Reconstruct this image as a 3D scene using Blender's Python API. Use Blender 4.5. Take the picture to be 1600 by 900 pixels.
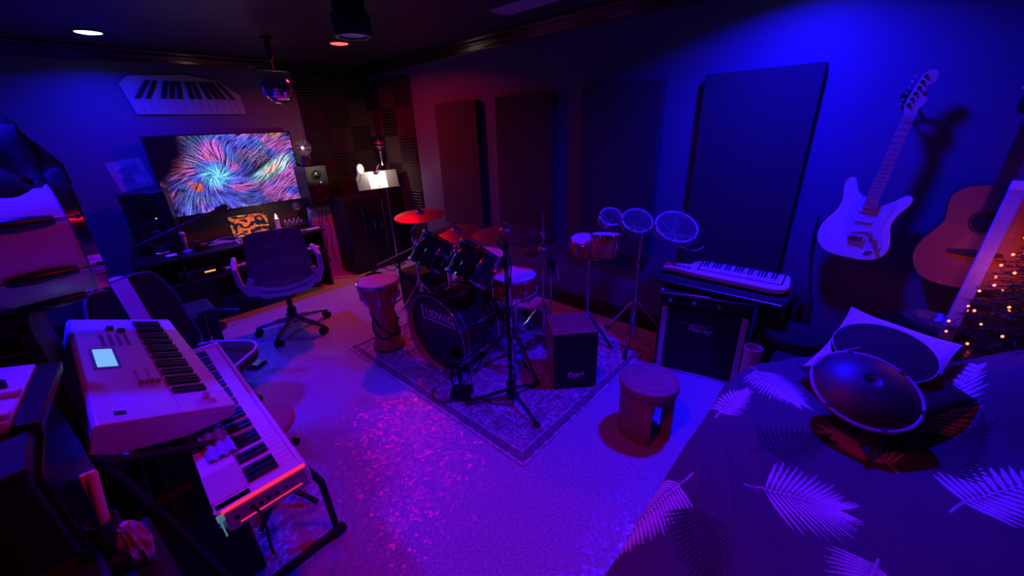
import bpy, math, random
import numpy as np
from mathutils import Vector, Matrix
random.seed(7)
PI = math.pi
for o in list(bpy.data.objects):
    bpy.data.objects.remove(o)
SC = bpy.context.scene
COL = SC.collection

# ---------------------------------------------------------------- camera
cam_data = bpy.data.cameras.new('camera')
cam = bpy.data.objects.new('camera', cam_data)
COL.objects.link(cam)
cam_data.sensor_width = 36
cam_data.lens = 13.725
cam_data.clip_start = 0.02
cam.matrix_world = Matrix((((0.669008, 0.307683, -0.676579, 0), (-0.742248, 0.229199, -0.629711, 0), (-0.03868, 0.923471, 0.381712, 1.55), (0, 0, 0, 1))))
SC.camera = cam

# ---------------------------------------------------------------- world, exposure
wd = bpy.data.worlds.new('night')
SC.world = wd
wd.use_nodes = True
wd.node_tree.nodes['Background'].inputs[0].default_value = (0.25, 0.1, 0.9, 1)
wd.node_tree.nodes['Background'].inputs[1].default_value = 0.0006
SC.view_settings.view_transform = 'Standard'
SC.view_settings.look = 'None'
SC.view_settings.exposure = 0.0
SC.view_settings.gamma = 1
SC.view_settings.use_curve_mapping = False

BLUE = (0.006, 0.0, 1.0)
RED = (1.0, 0.0, 0.012)
CEIL = 2.27
# recessed ceiling lamps: x, y, colour, watts
CANS = [('blue', 0.41, 4.28, 28, 152), ('red', 1.92, 3.69, 15, 158), ('blue', 2.2, 0.42, 57, 145), ('red', 0.42, 0.62, 3.8, 130),
        ('blue', -0.35, 2.1, 22, 96)]
POWER = {'blue': BLUE, 'red': RED}
for i, (c, x, y, w, spread) in enumerate(CANS):
    l = bpy.data.lights.new(c + '_lamp_light', 'AREA')
    l.shape = 'DISK'
    l.size = 0.14
    l.spread = math.radians(spread)
    l.color = POWER[c]
    l.energy = w
    lo = bpy.data.objects.new(c + '_lamp_light', l)
    lo.location = (x, y, CEIL - 0.016)
    COL.objects.link(lo)

# ---------------------------------------------------------------- materials
MATS = {}
def mat(name, col, rough=0.5, metal=0.0, noise=0.0, nscale=20, bump=0.0, bscale=60, emit=None, estr=0.0,
        coat=0.0, spec=0.5, trans=0.0, ior=1.45):
    if name in MATS:
        return MATS[name]
    m = bpy.data.materials.new(name)
    m.use_nodes = True
    nt = m.node_tree
    b = nt.nodes['Principled BSDF']
    b.inputs['Base Color'].default_value = (*col, 1)
    b.inputs['Roughness'].default_value = rough
    b.inputs['Metallic'].default_value = metal
    b.inputs['Coat Weight'].default_value = coat
    b.inputs['Specular IOR Level'].default_value = spec
    b.inputs['Transmission Weight'].default_value = trans
    b.inputs['IOR'].default_value = ior
    if emit:
        b.inputs['Emission Color'].default_value = (*emit, 1)
        b.inputs['Emission Strength'].default_value = estr
    tc = nt.nodes.new('ShaderNodeTexCoord')
    if noise > 0:
        n = nt.nodes.new('ShaderNodeTexNoise')
        n.inputs['Scale'].default_value = nscale
        n.inputs['Detail'].default_value = 5
        r = nt.nodes.new('ShaderNodeValToRGB')
        r.color_ramp.elements[0].position = 0.3
        r.color_ramp.elements[1].position = 0.7
        r.color_ramp.elements[0].color = (*[max(0, c * (1 - noise)) for c in col], 1)
        r.color_ramp.elements[1].color = (*[min(1, c * (1 + noise)) for c in col], 1)
        nt.links.new(tc.outputs['Object'], n.inputs['Vector'])
        nt.links.new(n.outputs['Fac'], r.inputs[0])
        nt.links.new(r.outputs[0], b.inputs['Base Color'])
    if bump > 0:
        n2 = nt.nodes.new('ShaderNodeTexNoise')
        n2.inputs['Scale'].default_value = bscale
        n2.inputs['Detail'].default_value = 3
        bp = nt.nodes.new('ShaderNodeBump')
        bp.inputs['Strength'].default_value = bump
        bp.inputs['Distance'].default_value = 0.01
        nt.links.new(tc.outputs['Object'], n2.inputs['Vector'])
        nt.links.new(n2.outputs['Fac'], bp.inputs['Height'])
        nt.links.new(bp.outputs[0], b.inputs['Normal'])
    MATS[name] = m
    return m

M_wall = mat('grey_wall_paint', (0.105, 0.092, 0.165), 0.5, noise=0.03, nscale=4, bump=0.08, bscale=200)
M_ceil = mat('black_ceiling_paint', (0.05, 0.044, 0.046), 0.42, noise=0.15, nscale=3, bump=0.05, bscale=150, spec=0.45)
M_blackgloss = mat('black_gloss_paint', (0.012, 0.011, 0.012), 0.18)
M_black = mat('black_matte', (0.012, 0.011, 0.013), 0.6, bump=0.1, bscale=200)
M_blackplastic = mat('black_plastic', (0.015, 0.014, 0.017), 0.38)
M_blackleather = mat('black_leather', (0.02, 0.018, 0.022), 0.42, bump=0.35, bscale=250)
M_dark = mat('dark_fabric', (0.03, 0.027, 0.032), 0.9, bump=0.4, bscale=400)
M_panel = mat('acoustic_fabric', (0.05, 0.04, 0.045), 0.95, noise=0.08, nscale=120, bump=0.4, bscale=500)
M_foam = mat('charcoal_foam', (0.04, 0.037, 0.037), 0.9, bump=0.3, bscale=300)
M_chrome = mat('chrome', (0.85, 0.85, 0.88), 0.12, 1.0)
M_steel = mat('brushed_steel', (0.5, 0.5, 0.53), 0.3, 1.0)
M_white = mat('white_plastic', (0.8, 0.8, 0.82), 0.35)
M_whitem = mat('white_matte', (0.78, 0.77, 0.78), 0.7)
M_silver = mat('silver_plastic', (0.55, 0.54, 0.57), 0.4, 0.1)
M_ivory = mat('white_key_plastic', (0.82, 0.8, 0.78), 0.25)
M_ebony = mat('black_key_plastic', (0.012, 0.012, 0.014), 0.3)
M_rubber = mat('black_rubber', (0.015, 0.015, 0.015), 0.75)
M_rednat = mat('amber_wood_lacquer', (0.50, 0.17, 0.05), 0.3, noise=0.25, nscale=12, coat=0.4)
M_redshell = mat('red_lacquered_shell', (0.42, 0.05, 0.03), 0.18, coat=0.8)
M_head = mat('white_drum_head', (0.8, 0.78, 0.76), 0.55, bump=0.1, bscale=120)
M_blackhead = mat('black_drum_head', (0.012, 0.012, 0.016), 0.32)
M_darkshell = mat('dark_gloss_shell', (0.025, 0.014, 0.02), 0.10, coat=0.9)
M_bronze = mat('cymbal_bronze', (0.55, 0.36, 0.26), 0.4, 1.0, bump=0.05, bscale=30)
M_maple = mat('maple_wood', (0.62, 0.40, 0.22), 0.4, noise=0.12, nscale=18)
M_spruce = mat('orange_spruce_top', (0.62, 0.22, 0.06), 0.35, noise=0.1, nscale=10, coat=0.3)
M_rosewood = mat('rosewood', (0.07, 0.03, 0.02), 0.5, noise=0.2, nscale=30)
M_glass = mat('clear_glass', (0.9, 0.9, 0.95), 0.05, trans=0.9, ior=1.4)
M_redwood = mat('mahogany_veneer', (0.5, 0.15, 0.10), 0.4, noise=0.2, nscale=8)
M_pink = mat('pale_pad', (0.6, 0.4, 0.42), 0.7, bump=0.15, bscale=200)
M_grey = mat('mid_grey_metal', (0.22, 0.22, 0.23), 0.45, 0.5)
M_greycloth = mat('pale_grey_cloth', (0.5, 0.5, 0.5), 0.9)

# ---------------------------------------------------------------- mesh helpers
def frame(origin=(0, 0, 0), z=(0, 0, 1), x=None):
    z = Vector(z).normalized()
    if x is None:
        x = Vector((1, 0, 0)) if abs(z.x) < 0.9 else Vector((0, 1, 0))
    x = Vector(x)
    x = (x - z * x.dot(z)).normalized()
    y = z.cross(x)
    m = Matrix((x, y, z)).transposed().to_4x4()
    m.translation = Vector(origin)
    return m

class MB:
    """collects shapes; build() links them as ONE mesh object"""
    def __init__(s):
        s.v = []; s.f = []; s.mi = []
    def add(s, vs, fs, M=None, mi=0):
        o = len(s.v)
        if M is None:
            s.v += [tuple(v) for v in vs]
        else:
            s.v += [tuple(M @ Vector(v)) for v in vs]
        for f in fs:
            s.f.append(tuple(i + o for i in f)); s.mi.append(mi)
        return s
    def box(s, lo, hi, M=None, mi=0):
        (a, b, c), (d, e, f) = lo, hi
        vs = [(a, b, c), (d, b, c), (d, e, c), (a, e, c), (a, b, f), (d, b, f), (d, e, f), (a, e, f)]
        return s.add(vs, [(3, 2, 1, 0), (4, 5, 6, 7), (0, 1, 5, 4), (1, 2, 6, 5), (2, 3, 7, 6), (3, 0, 4, 7)], M, mi)
    def prism(s, poly, z0, z1, M=None, mi=0):
        n = len(poly)
        vs = [(p[0], p[1], z0) for p in poly] + [(p[0], p[1], z1) for p in poly]
        fs = [tuple(range(n - 1, -1, -1)), tuple(range(n, 2 * n))]
        fs += [(i, (i + 1) % n, n + (i + 1) % n, n + i) for i in range(n)]
        return s.add(vs, fs, M, mi)
    def lathe(s, prof, M=None, seg=32, mi=0, a0=0, a1=2 * PI):
        full = abs(a1 - a0 - 2 * PI) < 1e-6
        k = seg if full else seg + 1
        vs = []
        for i in range(k):
            a = a0 + (a1 - a0) * i / seg
            for r, z in prof:
                vs.append((r * math.cos(a), r * math.sin(a), z))
        n = len(prof); fs = []
        for i in range(seg):
            j = (i + 1) % k
            for q in range(n - 1):
                fs.append((i * n + q, j * n + q, j * n + q + 1, i * n + q + 1))
        return s.add(vs, fs, M, mi)
    def cyl(s, p0, p1, r0, r1=None, seg=12, M=None, mi=0):
        p0 = Vector(p0); p1 = Vector(p1)
        r1 = r0 if r1 is None else r1
        L = (p1 - p0).length
        F = frame(p0, p1 - p0)
        if M is not None:
            F = M @ F
        return s.lathe([(0, 0), (r0, 0), (r1, L), (0, L)], F, seg, mi)
    def tube(s, pts, r, seg=8, M=None, mi=0):
        pts = [Vector(p) for p in pts]
        vs = []; fs = []
        prev = None
        for i, p in enumerate(pts):
            d = (pts[min(i + 1, len(pts) - 1)] - pts[max(i - 1, 0)]).normalized()
            if prev is None:
                u = Vector((0, 0, 1)) if abs(d.z) < 0.9 else Vector((1, 0, 0))
            else:
                u = prev
            u = (u - d * u.dot(d)).normalized(); prev = u
            w = d.cross(u)
            rr = r[i] if isinstance(r, (list, tuple)) else r
            for k in range(seg):
                a = 2 * PI * k / seg
                vs.append(p + u * math.cos(a) * rr + w * math.sin(a) * rr)
        n = len(pts)
        for i in range(n - 1):
            for k in range(seg):
                k2 = (k + 1) % seg
                fs.append((i * seg + k, i * seg + k2, (i + 1) * seg + k2, (i + 1) * seg + k))
        fs.append(tuple(range(seg - 1, -1, -1)))
        fs.append(tuple((n - 1) * seg + k for k in range(seg)))
        return s.add(vs, fs, M, mi)
    def torus(s, R, r, M=None, seg=40, sub=8, mi=0):
        vs = []; fs = []
        for i in range(seg):
            a = 2 * PI * i / seg
            for k in range(sub):
                b = 2 * PI * k / sub
                vs.append(((R + r * math.cos(b)) * math.cos(a), (R + r * math.cos(b)) * math.sin(a), r * math.sin(b)))
        for i in range(seg):
            for k in range(sub):
                fs.append((i * sub + k, ((i + 1) % seg) * sub + k, ((i + 1) % seg) * sub + (k + 1) % sub, i * sub + (k + 1) % sub))
        return s.add(vs, fs, M, mi)
    def ball(s, c, r, seg=16, M=None, mi=0, sx=1, sy=1, sz=1):
        n = max(6, seg // 2)
        prof = [(r * math.sin(PI * i / n), -r * math.cos(PI * i / n)) for i in range(n + 1)]
        F = Matrix.Translation(Vector(c)) @ Matrix.Diagonal((sx, sy, sz, 1))
        if M is not None:
            F = M @ F
        return s.lathe(prof, F, seg, mi)
    def build(s, name, mats, parent=None, smooth=True, bevel=0.0, ang=35, off=None, weld=True):
        if not isinstance(mats, (list, tuple)):
            mats = [mats]
        me = bpy.data.meshes.new(name)
        vs = s.v
        if off is not None:
            ox, oy, oz = off
            vs = [(a - ox, b - oy, c - oz) for a, b, c in vs]
        me.from_pydata(vs, [], s.f)
        for m in mats:
            me.materials.append(m)
        if len(mats) > 1:
            me.polygons.foreach_set('material_index', s.mi)
        if weld:
            import bmesh
            bm = bmesh.new(); bm.from_mesh(me)
            bmesh.ops.remove_doubles(bm, verts=bm.verts, dist=1e-6)
            dg = [f for f in bm.faces if f.calc_area() < 1e-12]
            if dg:
                bmesh.ops.delete(bm, geom=dg, context='FACES_ONLY')
            bmesh.ops.recalc_face_normals(bm, faces=bm.faces)
            bm.to_mesh(me); bm.free()
        if smooth:
            me.shade_smooth()
            me.set_sharp_from_angle(angle=math.radians(ang))
        o = bpy.data.objects.new(name, me)
        COL.objects.link(o)
        if parent is not None:
            o.parent = parent
        if bevel > 0:
            b = o.modifiers.new('bevel', 'BEVEL')
            b.width = bevel; b.segments = 2; b.limit_method = 'ANGLE'; b.angle_limit = math.radians(40)
        return o

def tag(o, label, cat, group=None, kind=None):
    o['label'] = label; o['category'] = cat
    if group: o['group'] = group
    if kind: o['kind'] = kind
    return o
def thing(name, label, cat, loc=(0, 0, 0), rotz=0.0, group=None):
    o = bpy.data.objects.new(name, None)
    o.empty_display_size = 0.05
    COL.objects.link(o)
    o.location = loc; o.rotation_euler = (0, 0, rotz)
    return tag(o, label, cat, group)
def struct(name, mb, m, **k):
    o = mb.build(name, m, **k); o['kind'] = 'structure'
    return o
def dup(root, label=None, loc=None, rotz=None, group=None):
    def cp(o, par):
        c = o.copy(); COL.objects.link(c); c.parent = par
        for ch in kids.get(o.name, []):
            cp(ch, c)
        return c
    kids = {}
    for o in bpy.data.objects:
        if o.parent: kids.setdefault(o.parent.name, []).append(o)
    r = cp(root, None)
    if label: r['label'] = label
    if loc is not None: r.location = loc
    if rotz is not None: r.rotation_euler[2] = rotz
    if group: r['group'] = group
    return r
def text_geo(s, size, depth=0.002, shear=0.0):
    c = bpy.data.curves.new('t', 'FONT')
    c.body = s; c.size = size; c.extrude = depth / 2; c.align_x = 'CENTER'; c.align_y = 'CENTER'; c.shear = shear
    c.offset = size * 0.012
    c.resolution_u = 3
    o = bpy.data.objects.new('t', c); COL.objects.link(o)
    dg = bpy.context.evaluated_depsgraph_get(); dg.update()
    me = bpy.data.meshes.new_from_object(o.evaluated_get(dg))
    vs = [tuple(v.co) for v in me.vertices]; fs = [tuple(p.vertices) for p in me.polygons]
    bpy.data.objects.remove(o); bpy.data.curves.remove(c); bpy.data.meshes.remove(me)
    return vs, fs

# ---------------------------------------------------------------- room
XR, YB, XL, YF = 2.76, 4.88, -1.15, -1.9
def floor_mat():
    m = bpy.data.materials.new('pale_flecked_carpet'); m.use_nodes = True
    nt = m.node_tree; b = nt.nodes['Principled BSDF']
    tc = nt.nodes.new('ShaderNodeTexCoord')
    n = nt.nodes.new('ShaderNodeTexNoise'); n.inputs['Scale'].default_value = 90; n.inputs['Detail'].default_value = 6
    r = nt.nodes.new('ShaderNodeValToRGB')
    r.color_ramp.elements[0].position = 0.35; r.color_ramp.elements[0].color = (0.36, 0.34, 0.36, 1)
    r.color_ramp.elements[1].position = 0.68; r.color_ramp.elements[1].color = (0.62, 0.6, 0.62, 1)
    v = nt.nodes.new('ShaderNodeTexVoronoi'); v.inputs['Scale'].default_value = 130
    r2 = nt.nodes.new('ShaderNodeValToRGB')
    r2.color_ramp.elements[0].position = 0.0; r2.color_ramp.elements[0].color = (0.12, 0.12, 0.12, 1)
    r2.color_ramp.elements[1].position = 0.45; r2.color_ramp.elements[1].color = (0.22, 0.22, 0.22, 1)
    n3 = nt.nodes.new('ShaderNodeTexNoise'); n3.inputs['Scale'].default_value = 110; n3.inputs['Detail'].default_value = 3
    bp = nt.nodes.new('ShaderNodeBump'); bp.inputs['Strength'].default_value = 0.9; bp.inputs['Distance'].default_value = 0.006
    for x in (n, v, n3): nt.links.new(tc.outputs['Object'], x.inputs['Vector'])
    nt.links.new(n.outputs['Fac'], r.inputs[0]); nt.links.new(r.outputs[0], b.inputs['Base Color'])
    nt.links.new(v.outputs['Distance'], r2.inputs[0]); nt.links.new(r2.outputs[0], b.inputs['Roughness'])
    # flecks: every small cell of the flooring tilts its own way, so it glints under the lamps
    vc = nt.nodes.new('ShaderNodeTexVoronoi'); vc.inputs['Scale'].default_value = 95
    nt.links.new(tc.outputs['Object'], vc.inputs['Vector'])
    def vm(op, a, c):
        q = nt.nodes.new('ShaderNodeVectorMath'); q.operation = op
        for k, x in enumerate((a, c)):
            if x is None: continue
            if isinstance(x, tuple): q.inputs[k].default_value = x
            else: nt.links.new(x, q.inputs[k])
        return q
    s1 = vm('SUBTRACT', vc.outputs['Color'], (0.5, 0.5, 0.5))
    s2 = vm('MULTIPLY', s1.outputs[0], (0.26, 0.26, 0.0))
    nt.links.new(n3.outputs['Fac'], bp.inputs['Height']); bp.inputs['Strength'].default_value = 0.08
    s3 = vm('ADD', bp.outputs[0], s2.outputs[0])
    s4 = vm('NORMALIZE', s3.outputs[0], None)
    nt.links.new(s4.outputs[0], b.inputs['Normal'])
    b.inputs['Specular IOR Level'].default_value = 0.6
    return m
T = 0.12
struct('floor', MB().box((XL - T, YF - T, -T), (XR + T, YB + T, 0)), floor_mat(), smooth=False)
struct('ceiling', MB().box((XL - T, YF - T, CEIL), (XR + T, YB + T, CEIL + T)), M_ceil, smooth=False)
struct('wall_right', MB().box((XR, YF, 0), (XR + T, YB, CEIL)), M_wall, smooth=False)
struct('wall_back', MB().box((XL, YB, 0), (XR + T, YB + T, CEIL)), M_wall, smooth=False)
struct('wall_left', MB().box((XL - T, YF, 0), (XL, YB + T, CEIL)), M_wall, smooth=False)
struct('wall_front', MB().box((XL - T, YF - T, 0), (XR + T, YF, CEIL)), M_wall, smooth=False)
crown = [(0, 0), (0, -0.10), (0.012, -0.10), (0.018, -0.085), (0.03, -0.078), (0.045, -0.05), (0.06, -0.035), (0.075, -0.028), (0.085, -0.012), (0.10, -0.012), (0.10, 0)]
def crown_run(name, o, d, inward, L):
    M = Matrix((Vector(inward), Vector((0, 0, 1)), Vector(d))).transposed().to_4x4(); M.translation = Vector(o)
    struct(name, MB().prism(crown, 0, L, M), M_blackgloss, ang=50)
crown_run('trim_1', (XR, YF, CEIL), (0, 1, 0), (-1, 0, 0), YB - YF)
crown_run('trim_2', (XL, YB, CEIL), (1, 0, 0), (0, -1, 0), XR - XL)
crown_run('trim_3', (XL, YF, CEIL), (0, 1, 0), (1, 0, 0), YB - YF)
struct('baseboard_right', MB().box((XR - 0.018, YF, 0), (XR, 3.925, 0.13)), M_blackgloss, bevel=0.004)
struct('baseboard_back', MB().box((XL, YB - 0.018, 0), (1.93, YB, 0.13)), M_blackgloss, bevel=0.004)
struct('baseboard_left', MB().box((XL, YF, 0), (XL + 0.018, YB - 0.02, 0.13)), M_blackgloss, bevel=0.004)

# ceiling lamps
LAB = ['recessed ceiling lamp glowing blue above the left end of the back wall',
       'recessed ceiling lamp glowing red beside the black ceiling cylinder',
       'recessed ceiling lamp glowing blue above the log stool near the guitars',
       'recessed ceiling lamp glowing red above the near end of the keyboards',
       'recessed ceiling lamp glowing blue above the rack at the left']
for (c, x, y, w, _), lb in zip(CANS, LAB):
    t = thing('recessed_lamp', lb, 'ceiling lamp', (x, y, CEIL))
    e = (0.25, 0.45, 1.0) if c == 'blue' else (1.0, 0.03, 0.02)
    MB().lathe([(0.072, 0.0), (0.072, -0.006), (0.086, -0.010), (0.092, -0.004), (0.092, 0.0)], seg=40).build('trim_ring', M_blackplastic, t)
    MB().lathe([(0, -0.012), (0.05, -0.011), (0.072, -0.006), (0.072, -0.001), (0, -0.001)], seg=40).build(
        'lens', mat(c + '_lamp_lens', (0.8, 0.8, 0.8), 0.4, emit=e, estr=9 if c == 'blue' else 7), t)

# acoustic foam tiles in the corner
def foam_mb(S, n=9, vertical=False):
    b = MB(); p = S / n; d = 0.045
    poly = [(0, 0)]
    for i in range(n):
        poly += [(i * p, 0.012), (i * p + p / 2, d)]
    poly += [(S, 0.012), (S, 0)]
    # poly in (along, out); extruded along tile
    if vertical: M = Matrix(((1, 0, 0, 0), (0, 0, 1, 0), (0, 1, 0, 0), (0, 0, 0, 1)))   # along=x, out=z, extrude=y
    else: M = Matrix(((0, 0, 1, 0), (1, 0, 0, 0), (0, 1, 0, 0), (0, 0, 0, 1)))
    return b.prism(poly, 0.001, S - 0.001, M)
def foam_proto(S, vert, where):
    d = 'vertical' if vert else 'horizontal'
    o = foam_mb(S, vertical=vert).build('foam_tile', M_foam, smooth=False)
    return tag(o, 'square charcoal wedge foam tile with %s ridges on the %s wall of the corner' % (d, where), 'foam tile',
               'foam tiles with %s ridges on the %s wall' % (d, where))
for where, S, ncol, nrow in (('back', 0.27, 3, 8), ('side', 0.30, 3, 7)):
    prot = {}
    for i in range(ncol):
        for j in range(nrow):
            vert = (i + j) % 2 == (0 if where == 'back' else 1)
            if vert not in prot:
                o = prot[vert] = foam_proto(S, vert, where)
            else:
                o = prot[vert].copy(); COL.objects.link(o)
            z0 = 0.001 + j * S
            if where == 'back':
                M = Matrix(((1, 0, 0), (0, 0, -1), (0, 1, 0))).to_4x4(); M.translation = Vector((1.945 + i * S, YB - 0.001, z0))
            else:
                M = Matrix(((0, 0, -1), (-1, 0, 0), (0, 1, 0))).to_4x4(); M.translation = Vector((XR - 0.001, 3.932 + (i + 1) * S, z0))
            o.matrix_world = M

# acoustic panels on the right wall
for (y0, y1, lb) in ((2.87, 3.48, 'tall dark acoustic panel on the right wall, farthest of the four, beside the foam corner'),
                 (2.01, 2.63, 'tall dark acoustic panel on the right wall behind the cymbals, second from the foam corner'),
                 (1.135, 1.735, 'tall dark acoustic panel on the right wall behind the bongos, between two others'),
                 (0.315, 0.89, 'large dark acoustic panel on the right wall above the guitar amplifier')):
    o = MB().box((XR - 0.062, y0, 0.59), (XR - 0.001, y1, 1.79)).build('sound_absorber', M_panel, bevel=0.008)
    tag(o, lb, 'acoustic panel', 'fabric acoustic panels on the right wall')

# ceiling vent and black ceiling cylinder
t = thing('ceiling_vent', 'pale slatted air vent in the dark ceiling near the right wall', 'vent', (2.30, 1.93, CEIL))
MB().box((-0.09, -0.24, -0.008), (0.09, -0.215, 0)).box((-0.09, 0.215, -0.008), (0.09, 0.24, 0)).box((-0.09, -0.24, -0.008), (-0.065, 0.24, 0)).box((0.065, -0.24, -0.008), (0.09, 0.24, 0)).build('vent_frame', M_silver, t, bevel=0.001)
b = MB()
for i in range(7):
    x = -0.058 + i * 0.019
    b.box((x - 0.007, -0.214, -0.002), (x + 0.007, 0.214, 0.0), Matrix.Translation((0, 0, -0.003)) )
b.build('slats', M_silver, t)
t = thing('ceiling_projector', 'black cylindrical fixture hanging from the ceiling beside the red lamp', 'light fixture', (1.192, 2.134, CEIL))
MB().lathe([(0, 0), (0.078, 0), (0.078, -0.17), (0, -0.17)], seg=40).build('body', M_black, t)
MB().lathe([(0.03, -0.17), (0.09, -0.17), (0.095, -0.18), (0.095, -0.255), (0.088, -0.27), (0.07, -0.27), (0.07, -0.255)], seg=40).build('rim', M_blackplastic, t)
MB().lathe([(0, -0.262), (0.07, -0.262), (0.07, -0.256), (0, -0.256)], seg=32).build('diffuser', mat('frosted_lens', (0.6, 0.6, 0.62), 0.3), t)

# ---------------------------------------------------------------- back wall
def grid_colors(W, H, nx, ny, fn, name, M, m, parent, cols_name='Col', thick=None):
    """flat grid mesh carrying a picture as a colour attribute; fn(u, v) -> rgb arrays (numpy)"""
    xs = np.linspace(-W / 2, W / 2, nx); zs = np.linspace(-H / 2, H / 2, ny)
    X, Z = np.meshgrid(xs, zs)
    co = np.stack([X.ravel(), np.zeros(nx * ny), Z.ravel()], 1)
    idx = np.arange(nx * ny).reshape(ny, nx)
    q = np.stack([idx[:-1, :-1], idx[:-1, 1:], idx[1:, 1:], idx[1:, :-1]], -1).reshape(-1, 4)
    me = bpy.data.meshes.new(name)
    me.from_pydata(co.tolist(), [], q.tolist())
    c = fn((X + W / 2) / W, (Z + H / 2) / H)
    ca = me.color_attributes.new(cols_name, 'FLOAT_COLOR', 'POINT')
    arr = np.ones((nx * ny, 4), dtype=np.float32)
    arr[:, :3] = np.stack([k.ravel() for k in c], 1)
    ca.data.foreach_set('color', arr.ravel())
    me.materials.append(m)
    o = bpy.data.objects.new(name, me); COL.objects.link(o); o.parent = parent
    o.matrix_local = M
    return o
def attr_mat(name, emis=0.0, rough=0.5, base=True):
    m = bpy.data.materials.new(name); m.use_nodes = True
    nt = m.node_tree; b = nt.nodes['Principled BSDF']
    a = nt.nodes.new('ShaderNodeAttribute'); a.attribute_name = 'Col'
    b.inputs['Roughness'].default_value = rough
    if base: nt.links.new(a.outputs['Color'], b.inputs['Base Color'])
    else: b.inputs['Base Color'].default_value = (0.01, 0.01, 0.01, 1)
    if emis > 0:
        nt.links.new(a.outputs['Color'], b.inputs['Emission Color']); b.inputs['Emission Strength'].default_value = emis
    return m
def nz(seed, nx=12, ny=8):
    """smooth value noise on [0,1]^2"""
    rs = np.random.RandomState(seed); g = rs.rand(ny + 3, nx + 3)
    def f(u, v):
        x = np.clip(u, 0, 1) * nx; y = np.clip(v, 0, 1) * ny
        i = x.astype(int); j = y.astype(int); a = x - i; c = y - j
        a = a * a * (3 - 2 * a); c = c * c * (3 - 2 * c)
        return (g[j, i] * (1 - a) + g[j, i + 1] * a) * (1 - c) + (g[j + 1, i] * (1 - a) + g[j + 1, i + 1] * a) * c
    return f
def sstep(a, b, x):
    t = np.clip((x - a) / (b - a), 0, 1); return t * t * (3 - 2 * t)
def feather(u, v):
    """fur-like strokes: white noise smeared along a flow field, coloured in large patches"""
    as_ = 1.78; rs = np.random.RandomState(12)
    GY, GX = 190, 338
    nzg = rs.rand(GY, GX)
    c1 = (0.36 * as_, 0.47); c2 = (0.79 * as_, 0.50)
    def field(X_, Y_):
        dx, dy = X_ - c1[0], (Y_ - c1[1]) * 1.1; r = np.sqrt(dx * dx + dy * dy) + 1e-6
        # radial strokes with a slight swirl
        fx = dx / r - 0.45 * dy / r; fy = dy / r + 0.45 * dx / r
        w = sstep(0.30, 0.75, r) * sstep(0.95, 1.2, X_ + 0.4 * Y_ + 0.1)
        gx, gy = 0.82 + 0.25 * np.sin(Y_ * 9), 0.50 + 0.3 * np.sin(X_ * 5 + 1)
        fx = fx * (1 - w) + gx * w; fy = fy * (1 - w) + gy * w
        L = np.sqrt(fx * fx + fy * fy) + 1e-6
        return fx / L, fy / L
    def sample(X_, Y_):
        i = np.clip((Y_ * GY).astype(int), 0, GY - 1); j = np.clip((X_ / as_ * GX).astype(int), 0, GX - 1)
        return nzg[i, j]
    acc = np.zeros_like(u); X0, Y0 = u * as_, v.copy()
    for sgn_ in (-1, 1):
        x_, y_ = X0.copy(), Y0.copy()
        for k in range(13):
            acc += sample(x_, y_) * (1 - k / 16)
            fx, fy = field(x_, y_); x_ = x_ + sgn_ * fx * 0.0058; y_ = y_ + sgn_ * fy * 0.0058
    acc = (acc - acc.mean()) / acc.std()
    s = np.clip(0.48 + 0.5 * acc, 0.02, 1.9) ** 1.15
    n1 = nz(3, 9, 6)(u, v); n2 = nz(5, 22, 14)(u, v)
    dx, dy = X0 - c1[0], Y0 - c1[1]; R = np.sqrt(dx ** 2 + (dy * 1.15) ** 2)
    dx2, dy2 = X0 - c2[0], Y0 - c2[1]
    def mixc(b, c, k): return [x * (1 - k) + y * k for x, y in zip(b, c)]
    base = [0.10 + 0.08 * n1, 0.10 + 0.08 * n2, 1.0 + 0 * u]
    base = mixc(base, (0.85, 0.18, 0.75), sstep(0.42, 0.72, nz(11, 10, 7)(u, v)) * 0.8)
    base = mixc(base, (0.12, 0.22, 0.5), sstep(0.6, 0.8, nz(17, 8, 6)(u, v)) * 0.6)
    org = sstep(0.13, 0.03, np.abs(R - 0.27)) * sstep(0.08, -0.10, dx) * sstep(0.42, 0.62, nz(77, 14, 9)(u, v))
    base = mixc(base, (1.0, 0.18, 0.10), org)
    base = mixc(base, (0.85, 0.12, 0.14), sstep(0.22, 0.12, u) * sstep(0.4, 0.6, v) * 0.8)
    base = mixc(base, (0.95, 0.32, 0.2), sstep(0.90, 0.98, v) * sstep(0.78, 0.86, u) * sstep(0.97, 0.9, u))
    base = mixc(base, (0.15, 0.75, 1.0), np.exp(-((R - 0.07) / 0.10) ** 2) * 0.8)
    base = mixc(base, (0.12, 0.28, 0.95), np.exp(-(R / 0.06) ** 2))
    d2 = np.sqrt(((dx2 + dy2 * 0.2) / 0.26) ** 2 + ((dy2 - dx2 * 0.45) / 0.09) ** 2)
    base = mixc(base, (0.2, 0.85, 0.8), np.exp(-((d2 - 0.9) / 0.5) ** 2) * 0.7)
    base = mixc(base, (1.0, 0.5, 0.3), np.exp(-(d2 / 0.55) ** 2))
    dark = sstep(0.0, 0.18, u - 0.19 * sstep(0.35, 0.9, v) + 0.05 * (n2 - 0.5) + 0.03)
    band = np.exp(-((dy2 - dx2 * 0.55 - 0.13) / 0.04) ** 2) * sstep(0.5, 0.62, u) * sstep(0.95, 0.7, u)
    k = s * dark * (1 - 0.8 * band) * (0.55 + 0.7 * nz(31, 7, 5)(u, v)) * (1 + 0.8 * np.exp(-(R / 0.2) ** 2) + 0.8 * np.exp(-(d2 / 1.0) ** 2))
    return [np.clip(c * k * 1.0, 0, 2) for c in base]
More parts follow.
